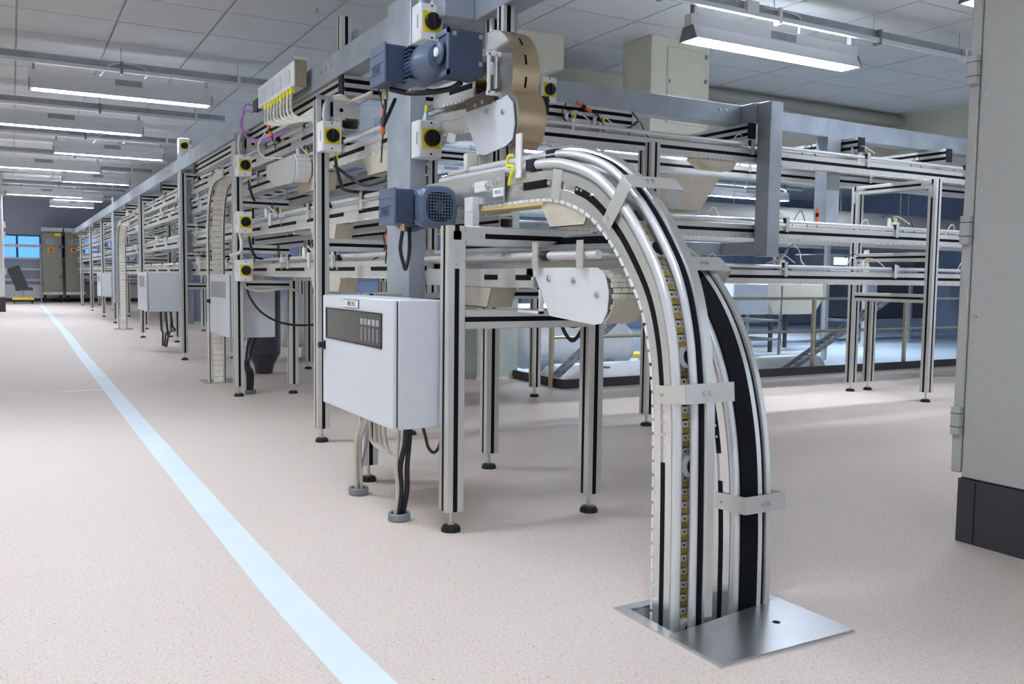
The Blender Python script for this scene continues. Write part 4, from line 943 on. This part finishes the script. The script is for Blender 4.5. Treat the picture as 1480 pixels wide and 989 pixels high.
# glands and cable tails on switches
gk = 0
for x, y, z, lb in ((2.02, 4.66, 2.705, 'left grey gland on top of the topmost column switch'), (2.09, 4.66, 2.705, 'right grey gland on top of the topmost column switch'), (2.05, 4.66, 2.07, 'grey gland on top of the lower column switch')):
    t = thing('cable_gland', (x, y, z), lb, 'gland'); MB().lathe([(.022, 0), (.022, .02), (.014, .035), (.012, .05)], (x, y, z), 12).build('body', GALV, t); MB().cyl((x, y, z+.05), (x, y, z+.09), .009).build('cable_end', YELC, t)
cable([(1.92, 6.11, 2.27), (1.92, 6.12, 2.33), (1.96, 6.2, 2.42), (2.05, 6.3, 2.46), (2.2, 6.4, 2.47)], .013, CBW, 'white cable arching from the second frame switch')
cable([(1.93, 8.82, 2.35), (1.93, 8.84, 2.46), (1.97, 8.9, 2.56), (2.08, 9.0, 2.60), (2.3, 9.1, 2.61)], .014, CBW, 'white cable arching over the three switch post')
cable([(1.93, 8.82, 1.6), (1.94, 8.8, 1.5), (1.93, 8.8, 1.42), (1.87, 8.8, 1.39), (1.83, 8.8, 1.38)], .016, CBW, 'short white cable elbow left of the three switch post')
for z, k in ((2.14, 0), (1.60, 1), (2.06, 2)):
    y = 8.80 if k < 2 else 6.1; x = 2.02 if k < 2 else 2.0
    cable([(x, y, z), (x, y, z-.08), (x+.05, y+.05, z-.2), (x+.15, y+.2, z-.24), (x+.45, y+.3, z-.23)], .012, CBB, ['black cable curving from the uppermost of three switches', 'black cable curving from the middle of three switches', 'black cable curving from the second frame switch'][k])
    tag(MB().cyl((x, y, z), (x, y, z-.05), .014).build('cable_gland', YELC), ['yellow gland under the uppermost of three switches', 'yellow gland under the middle of three switches', 'yellow gland under the second frame switch'][k], 'gland')
# bracket plates at post tops
for k, (x, y, z, lb) in enumerate(((1.885, 6.24, 2.30, 'steel bracket plate at the head of the second frame'), (1.90, 8.96, 2.40, 'steel bracket plate at the head of the three switch frame'))):
    t = thing('bracket_plate', (x, y, z), lb, 'bracket'); B(x, x+.12, y-.06, y-.055, z-.02, z+.16).build('upright_plate', GALV, t); B(x+.1, x+.32, y-.06, y-.05, z+.02, z+.12).build('arm_plate', ALU, t)
    MB().cyl((x+.18, y-.06, z+.07), (x+.18, y-.064, z+.07), .014).build('hole', BLK, t)

# ------------------------------------------------------------------ valve terminal with cable bundle
A0 = Vector((1.93, 6.45, 2.66))
t = thing('bus_terminal', A0, 'white plug-in module block with yellow plugs above the aisle beam', 'electrical module')
y0, y1 = 6.9, 8.05
MB().prism([(y0, 2.66), (y1, 2.66), (y1, 2.84), (y0+.0, 2.85)], 0, 1.93, 2.03).build('housing', WHP, t, .006)
for k in range(4):
    ya = y0+.12+k*.25; B(1.922, 1.93, ya, ya+.19, 2.69, 2.80).build('module_face', ENC, t, .003)
B(1.93, 2.02, y0-.03, y0, 2.65, 2.86).build('end_plate', mat('tan plate', (.35, .31, .22), .5), t); B(1.92, 2.03, y0-.035, y0-.03, 2.85, 2.87).build('end_lip', WHP, t)
for k in range(9):
    ya = y0+.06+k*.10; B(1.925, 1.95, ya, ya+.07, 2.61, 2.655).build('yellow_plug', YELC, t)
B(1.93, 1.98, y1+.02, y1+.2, 2.66, 2.76).build('bus_plug', BLKP, t, .004)
B(2.0, 2.04, y0+.7, y0+.76, 2.50, 2.66).build('mounting_foot', BLKP, t)
for k in range(9):
    ya = y0+.06+k*.10
    cable([(1.935, ya+.03, 2.61), (1.925, ya+.02, 2.54), (1.925, ya-.06, 2.43+.006*k), (1.96, ya-.42-.03*k, 2.345+.008*k), (2.02, 6.45-.03*k, 2.37+.012*k), (2.12, 6.1, 2.43), (2.15, 5.8, 2.44)], .0115, CBW if k % 2 else CBG, ['first', 'second', 'third', 'fourth', 'fifth', 'sixth', 'seventh', 'eighth', 'ninth'][k]+' pale cable from the near end, fanning from the module block plugs', group='pale cables from the module block')
for k in range(2):
    cable([(1.94, 8.26+.05*k, 2.72-.05*k), (1.90, 8.4, 2.74-.05*k), (1.90, 8.55+.05*k, 2.60), (1.93, 8.45, 2.46), (2.0, 8.0, 2.40-.015*k), (2.05, 7.5, 2.42)], .007, PUR, ['outer', 'inner'][k]+' purple bus cable looping from the module block')

# ------------------------------------------------------------------ pneumatic units and connectors on the machine
def pneu(x, y, z, label, sc_=1.0):
    t = thing('pneumatic_unit', (x, y, z), label, 'pneumatic unit', 'small pneumatic stop units on the conveyors')
    B(x-.03, x+.05, y-.04, y+.05, z, z+.06).build('block', ENC, t, .005)
    MB().cyl((x-.05, y, z+.02), (x-.05, y, z+.10), .017, n=12).build('cylinder', WHP, t); MB().cyl((x-.02, y-.05, z+.05), (x-.02, y-.05, z-.06), .013, n=12).build('cylinder', WHP, t)
    MB().tube(spline([(x, y, z+.06), (x, y+.02, z+.12), (x+.03, y+.1, z+.16), (x+.05, y+.2, z+.12)]), .005, 6).build('hose', CBB, t)
    MB().tube(spline([(x+.02, y, z+.06), (x-.02, y-.03, z+.11), (x-.03, y-.12, z+.10), (x+.02, y-.2, z+.03)]), .005, 6).build('hose', CBW, t)
    MB().cyl((x+.02, y-.02, z+.06), (x+.02, y-.02, z+.10), .012, n=10).build('fitting', YELC, t)
    return t
ORD = ['first', 'second', 'third', 'fourth', 'fifth', 'sixth', 'seventh', 'eighth', 'ninth', 'tenth', 'eleventh', 'twelfth']
for lv, z in (('top', 2.31), ('third', 2.05), ('second', 1.608), ('lowest', 1.195)):
    for k in range(7):
        y = (5.4 if lv != 'top' else 6.9)+k*1.45+random.uniform(-.3, .3); h_ = random.uniform(.05, .14); x = 2.19
        cable([(x, y, z+.12), (x-.02, y+.03, z+.17+h_*.5), (x+.01, y+.12, z+.17+h_), (x+.05, y+.22, z+.14+h_*.3), (x+.03, y+.3+h_, z+.11), (x+.09, y+.45, z+.08)], .005, (CBB, CBW, CBB, CBG)[k % 4], ORD[k]+' thin lead from the front looping over the '+lv+' aisle side conveyor', name='sensor_lead', cat='cable', k=4, n=6)
        t = thing('sensor', (x, y-.1, z+.15), ORD[k]+' small sensor block from the front on the '+lv+' aisle side conveyor', 'sensor')
        B(x-.03, x+.01, y-.13, y-.07, z+.12, z+.165).build('body', (WHP, BLKP, ENC)[k % 3], t, .003); MB().cyl((x-.02, y-.1, z+.16), (x-.02, y-.1, z+.20), .008, n=8).build('fitting', (YELC, ZINC)[k % 2], t); B(x-.022, x-.016, y-.11, y-.09, z+.05, z+.13).build('bracket', ALUB, t)
for lv, z in (('top', 2.275), ('middle', 1.60), ('lower', 1.185)):
    for k in range(6):
        x = 4.7+k*.85+random.uniform(-.2, .2); h_ = random.uniform(.04, .1)
        cable([(x, 6.1, z+.12), (x+.03, 6.08, z+.17+h_*.5), (x+.12, 6.1, z+.17+h_), (x+.22, 6.14, z+.14+h_*.3), (x+.35, 6.2, z+.11)], .0045, (CBB, CBW)[k % 2], ORD[k]+' thin lead from the left over the '+lv+' conveyor of the right arm', name='sensor_lead', cat='cable', k=4, n=6)
PN = [(2.16, 5.35, 2.13, 'near the big column on the third level'), (2.15, 5.3, 1.72, 'left of the big column over the second level'), (2.14, 5.25, 1.36, 'low beside the big column above the enclosure'), (2.18, 7.5, 2.16, 'behind the white idler wheel'),
      (2.18, 8.6, 1.73, 'right of the middle of three switches'), (2.17, 7.3, 1.33, 'on the lowest level between the tall frames'), (2.18, 10.8, 2.16, 'on the third level beyond the switch frame'), (2.18, 11.6, 1.73, 'on the second level by the white duct'), (2.18, 12.2, 1.32, 'on the lowest level by the white duct'),
      (2.2, 15.6, 2.16, 'on the third level beyond the galvanised column'), (2.2, 16.2, 1.73, 'on the second level by the fourth frame'), (2.2, 21.5, 2.16, 'on the third level far down the aisle'), (2.25, 25.5, 2.43, 'on the top level far down the aisle'),
      (3.95, 6.1, 2.42, 'on the top bend behind the arc crest'), (4.25, 6.12, 2.42, 'on the top arm conveyor right of the bend'), (6.25, 6.1, 1.75, 'on the middle arm conveyor right of the first hanging column'), (6.3, 6.1, 1.34, 'on the lower arm conveyor right of the first hanging column'), (7.9, 6.1, 1.76, 'on the middle arm conveyor at the standing frame'), (7.3, 6.1, 2.42, 'on the top arm conveyor at the second hanging column'), (7.6, 6.2, 1.33, 'on the lower arm conveyor left of the standing frame'), (2.2, 6.55, 2.42, 'on the top level at the nearest cross member')]
pn0 = None
for k, (x, y, z, lb) in enumerate(PN):
    if pn0 is None: pn0 = pneu(x, y, z, 'small grey pneumatic unit '+lb)
    else:
        c = copy_tree(pn0); c.location = (x, y, z); c['label'] = 'small grey pneumatic unit '+lb; c.rotation_euler = (0, 0, random.uniform(-.5, .5))
def oconn(p, d, label):
    p = Vector(p); d = Vector(d); t = thing('cable_connector', p, label, 'connector', 'orange cable connectors')
    MB().cyl(p, p+d*.35, .014, n=10).cyl(p+d*.6, p+d, .016, n=10).build('body', ORG, t); MB().cyl(p+d*.35, p+d*.6, .017, n=10).build('collar', BLKP, t)
    MB().tube(spline([p+d, p+d*1.3, p+d*1.6+Vector((.02, .06, .02)), p+d*1.8+Vector((.05, .15, -.03))]), .005, 6).build('lead', CBB, t); return t
oconn((2.10, 5.45, 2.27), (0, .01, -.16), 'orange connector pair hanging left of the big column top'); oconn((2.12, 5.4, 1.55), (.0, .02, -.13), 'orange connector low beside the big column')
oconn((1.98, 7.9, 2.50), (.02, -.04, -.10), 'orange connector below the purple cables'); oconn((2.10, 10.6, 2.42), (0, .03, -.12), 'orange connector on the top level beyond the switch frame')
oconn((4.0, 6.1, 2.62), (.14, 0, -.06), 'orange connector on the arm beam near the switch'); oconn((6.85, 6.15, 1.92), (0, 0, -.15), 'orange connector standing left of the second hanging column')
cb = [([(3.9, 6.1, 2.60), (3.85, 6.08, 2.50), (3.92, 6.08, 2.45), (4.0, 6.08, 2.52)], CBB, 'thin black lead looping under the arm beam'), ([(4.2, 6.1, 2.55), (4.25, 6.08, 2.45), (4.2, 6.08, 2.38), (4.1, 6.08, 2.36)], CBB, 'thin black lead dropping from the orange arm connector'),
      ([(4.55, 6.1, 2.6), (4.6, 6.08, 2.52), (4.5, 6.08, 2.46), (4.35, 6.08, 2.42)], CBB, 'black lead from beam clip to the top arm conveyor'), ([(2.05, 5.5, 2.60), (2.05, 5.45, 2.45), (2.08, 5.45, 2.35), (2.1, 5.45, 2.27)], CBB, 'black lead from the beam underside to the orange connector pair'),
      ([(2.1, 5.4, 2.4), (2.08, 5.4, 2.3), (2.12, 5.35, 2.2), (2.15, 5.32, 2.16)], CBW, 'white hose dropping beside the orange connector pair'), ([(1.98, 8.0, 2.45), (1.94, 8.1, 2.35), (1.96, 8.0, 2.24), (2.05, 7.7, 2.2)], CBW, 'white hose dropping left of the white idler wheel'),
      ([(2.02, 6.2, 1.98), (2.15, 6.0, 1.84), (2.14, 5.6, 1.82), (2.14, 5.3, 1.84)], CBB, 'thick black cable bundle along the third level underside'), ([(6.1, 6.06, 1.36), (6.3, 6.06, 1.42), (6.55, 6.2, 1.55), (6.7, 6.3, 1.56)], MID, 'grey corrugated hose right of the first hanging column'),
      ([(6.6, 6.2, 1.55), (6.62, 6.15, 1.5), (6.6, 6.1, 1.4), (6.65, 6.1, 1.36)], CBW, 'white hose below the middle arm conveyor'), ([(2.68, 4.2, 1.0), (2.69, 4.2, .92), (2.755, 4.2, .85), (2.82, 4.2, .92), (2.83, 4.2, 1.0)], CBB, 'black hose hanging in a U inside the portal opening'),
      ]
for p, m, lb in cb: cable(p, .011 if 'thick' in lb or 'hose hanging' in lb or 'corr' in lb else .006, m, lb)
# white idler wheel unit on third level
t = thing('idler_wheel_unit', (2.1, 7.4, 2.1), 'white idler wheel between beige cheek plates over the aisle', 'conveyor')
for x in (2.06, 2.19):
    MB().prism([(8.3, 2.20), (7.42, 2.20), (7.34, 2.14), (7.34, 2.04), (7.42, 1.97), (7.9, 1.98), (8.3, 2.08)], 0, x, x+.005).build('cheek_plate', BEI if x > 2.1 else CABM, t)
MB().cyl((2.068, 7.42, 2.09), (2.188, 7.42, 2.09), .11, n=24).build('wheel', WHP, t)
for k in range(10):
    a = PI*.4+PI*1.2*k/9
    for j in range(3): MB().cbox((2.085+.04*j, 7.42+.113*math.cos(a), 2.09+.113*math.sin(a)), (.034, .008, .028), a, 0, 0).build('chain_link', WHP, t)

# ------------------------------------------------------------------ vertical white chain towers down the aisle
def tower(y, x, label, R=.5, zt=1.9):
    pts = [(y, -.0), (y, .5), (y, 1.1), (y, 1.5), (y-.02, 1.75), (y-.10, 1.98), (y-.24, 2.12), (y-.42, 2.18), (y-.8, 2.20)]
    q = spline([(0, a, b) for a, b in pts], 4); fr = []; n = len(q)
    for i, p in enumerate(q):
        t_ = (q[min(i+1, n-1)]-q[max(i-1, 0)]).normalized(); fr.append((Vector((x, p.y, p.z)), ux.copy(), Vector((0, t_.z, -t_.y))))
    P = Path(fr); t = thing('chain_tower', (x, y, 0), label, 'conveyor', 'white chain towers down the aisle')
    for u in (-.045, .115):
        MB().sweep(P.fr, [(u, -.02), (u+.02, -.02), (u+.02, .08), (u, .08)]).build('side_rail', ALU, t)
        MB().sweep(P.fr, [(u+.006, -.022), (u+.014, -.022), (u+.014, -.02), (u+.006, -.02)]).build('slot_strip', BLK, t)
    for k in range(int(P.L[-1]/.062)): pbox(MB(), P, k*.062+.003, k*.062+.058, .0, .10, -.03, .01).build('chain_slat', IVO, t)
    B(x-.12, x+.24, y-.16, y+.2, 0, .012).build('base_plate', ALUB, t)
    return t
tower(10.2, 1.93, 'tall white chain tower standing behind the second enclosure'); tower(20.6, 2.0, 'white chain tower standing farther down the aisle')

# ------------------------------------------------------------------ pit: tanks, rail, ladder
t = thing('handrail', (9.0, 8.3, 0), 'warm stainless handrail along the pit edge', 'railing')
for z in (.98, .55): MB().cyl((5.15, 8.3, z), (16, 8.3, z), .019, n=12).build('rail', BRASSR, t)
for x in (5.17, 7.2, 9.25, 11.1, 13.0, 15): MB().cyl((x, 8.3, -.40), (x, 8.3, 1.0), .030, n=12).build('post', BRASSR, t)
def tank(x0, x1, y, z, r, label):
    t = thing('white_tank', (x0, y, z), label, 'tank', 'white horizontal tanks in the pit')
    MB().lathe([(.02, x0-.12), (r*.6, x0-.09), (r*.92, x0-.02), (r, x0+.06), (r, x1-.06), (r*.92, x1+.02), (r*.6, x1+.09), (.02, x1+.12)], (0, y, z), 32, 0).build('shell', TANK, t)
    mb = MB()
    for x in (x0+.4, x1-.4): mb.box(x, x+.1, y-r*.8, y+r*.8, -.4, z-r*.55)
    mb.build('saddles', GALV, t)
tank(5.7, 10.2, 9.15, -.10, .26, 'front white tank lying along the pit edge'); tank(5.9, 7.6, 10.3, .28, .30, 'upper white tank behind the square column'); tank(8.2, 9.2, 10.4, -.05, .30, 'short white tank behind the long one'); tank(3.3, 4.3, 12.6, .55, .38, 'white tank seen between the posts left of enclosure')
tank(6.2, 8.8, 12.2, .4, .4, 'large white tank farther back in the pit')
for k, (x, y, w_, d_) in enumerate(((9.6, 10.7, 1.6, .5), (13.0, 10.2, 1.4, .5), (10.6, 14.5, 3, .5))):
    tag(B(x, x+w_, y, y+d_, -.4, -.32).build('floor_marking', YELF), ['yellow floor block behind the long white tank', 'yellow floor block right of the standing frame', 'yellow floor block far back in the hall'][k], 'floor marking', 'yellow blocks on the pale blue floor')
def ladder(p0, p1, w_, label):
    p0 = Vector(p0); p1 = Vector(p1); t = thing('cable_ladder', p0, label, 'cable tray', 'inclined cable trays'); s = Vector((0, w_, 0))
    for o_ in (Vector((0, 0, 0)), s):
        d = p1-p0; f = Path([(p0+o_, uy.copy(), uz.copy()), (p1+o_, uy.copy(), uz.copy())]); MB().sweep(f.fr, [(0, 0), (.015, 0), (.015, .07), (0, .07)]).build('side_rail', GALV, t)
    n = int((p1-p0).length/.12)
    for k in range(n): q = p0.lerp(p1, (k+.5)/n); MB().cbox(q+s/2+Vector((0, 0, .02)), (.03, w_, .02)).build('rung', GALV, t)
ladder((8.95, 8.45, -.05), (11.0, 8.45, .95), .14, 'inclined cable tray crossing behind the standing frame'); ladder((5.32, 8.5, .0), (6.3, 8.5, .75), .1, 'inclined cable tray seen through the portal opening')
# tables, ladders and machinery of the hall beyond
t = thing('dark_drum', (2.95, 10.3, 0), 'dark upright drum seen below the lowest conveyor', 'drum'); MB().cyl((2.66, 10.9, .25), (2.66, 10.9, 1.12), .2, n=28).build('shell', TANKD, t); MB().lathe([(.10, .0), (.12, .1), (.2, .25)], (2.66, 10.9, 0)).build('cone', TANKD, t)
t = thing('work_platform', (13, 14, 0), 'stainless step platform on legs in the hall beyond', 'platform')
for z in (.35, .75): B(12.4, 14.2, 13.6, 14.6, z-.4, z-.36).build('shelf', STEEL, t)
B(12.9, 13.9, 13.7, 14.5, .5, 1.15).build('tank_body', TANK, t, .03)
for x in (12.4, 14.15):
    for y in (13.6, 14.55): B(x, x+.05, y, y+.05, -.4, 1.1).build('leg', STEEL, t)
t = thing('hopper_machine', (15, 15, 0), 'steel hopper machine on legs in the hall beyond', 'machine')
MB().prism([(15, .45), (16.3, .45), (16.8, 1.15), (14.5, 1.15)], 1, 14.6, 15.6).build('hopper', BEI, t, .02)
for x in (14.9, 16.3):
    for y in (14.6, 15.5): B(x, x+.07, y, y+.07, -.4, .45).build('leg', DARK, t)
hz = [(7.6, 12.5, 1.7, 2.2, 'grey duct running high behind the arm, left'), ]
for k, (x0, x1, y, z, r, lb) in enumerate(((5, 25, 16, 2.75, .28, 'large lagged duct high in the hall beyond'), (5, 25, 18, 2.35, .2, 'smaller lagged duct behind the large one'))):
    t = thing('duct', (x0, y, z), lb, 'duct', 'lagged ducts in the hall beyond'); MB().cyl((x0, y, z), (x1, y, z), r, n=20).build('pipe', PIPE, t)
    for xx in range(int(x0)+1, int(x1), 3): MB().cyl((xx, y, z+r*.9), (xx, y, CZ+.02), .012, n=6).build('hanger_rod', ZINC, t)
for k, (x, y, z, w_, h_, lb) in enumerate(((12.5, 17, .9, 3.2, .5, 'dark machine block low in the hall, left of the frame'), (17.6, 15.5, 1.55, 3.4, .35, 'dark machine block behind the standing frame'), (9.5, 16.5, .5, 2.2, .9, 'dark machine cabinet behind the arcs'), (20, 16.5, .2, 3, 1.6, 'dark machine cabinet far right in the hall'))):
    t = thing('machine_block', (x, y, z), lb, 'machine', 'dark machines in the hall beyond'); B(x, x+w_, y, y+1, z, z+h_).build('body', TANKD, t, .03); B(x-.1, x+w_+.1, y-.05, y+1.05, z-.08, z).build('plinth', GALV, t)
    for lx in (x, x+w_-.08): B(lx, lx+.08, y, y+.08, -.4, z-.08).build('leg', STEEL, t)
    B(x+.3, x+.8, y-.02, y, z+.08, z+h_-.08).build('panel', ENC, t)
for k, (x, y) in enumerate(((11.3, 12.5), (12.6, 15), (14.6, 12.8), (16, 18), (18.5, 15))):
    tag(B(x, x+.09, y, y+.09, -.4, 1.5+.3*k % .7).build('hall_post', ALU), ['first', 'second', 'third', 'fourth', 'fifth'][k]+' slim aluminium post in the hall beyond, counted from the left', 'post', 'slim posts in the hall')
t = thing('draped_sheet', (9.6, 7.4, 2.5), 'pale sagging sheet below the right steel beam', 'sheet')
n = 14; vs = []; 
for i in range(n+1):
    for j in (0, 1):
        x = 7.4+i*.24; vs.append((x, 7.0+j*1.6, 2.60-.10*math.sin(PI*i/n)*(1+.2*math.sin(i))-.02*j))
MB().add(vs, [(2*i, 2*i+2, 2*i+3, 2*i+1) for i in range(n)], True).build('sheet', CREAM, t).modifiers.new('thick', 'SOLIDIFY').thickness = .004

# ------------------------------------------------------------------ near right cabinet
t = thing('equipment_cabinet', (4.2, 2.2, 0), 'large beige grey equipment cabinet cut by the right picture edge', 'cabinet')
CX = 3.83; CYF = 2.53
B(CX, 4.6, .9, CYF, .303, 2.9).build('body', CABM, t, .006)
o = B(CX-.006, 4.62, .88, CYF+.012, 0, .298).build('plinth', DARK, t, .004)
B(CX-.0085, CX-.006, 2.452, 2.455, .01, .29).build('plinth_joint', BLK, o)
d = B(CX-.002, 4.6, CYF+.006, CYF+.055, .32, 2.9).build('rear_door', CABM, t, .008)
for z in (.50, 1.38, 2.10):
    h = MB().box(CX-.028, CX+.006, CYF+.004, CYF+.05, z, z+.13).build('hinge', CABM, t, .004)
    MB().box(CX-.0285, CX+.0, CYF+.003, CYF+.051, z+.035, z+.038).box(CX-.0285, CX, CYF+.003, CYF+.051, z+.098, z+.101).build('hinge_gap', BLK, h)
for z in (.55, 1.05, 1.62, 2.05): MB().cyl((CX, CYF-.035, z), (CX-.004, CYF-.035, z), .006, n=10).build('rivet', ZINC, t)
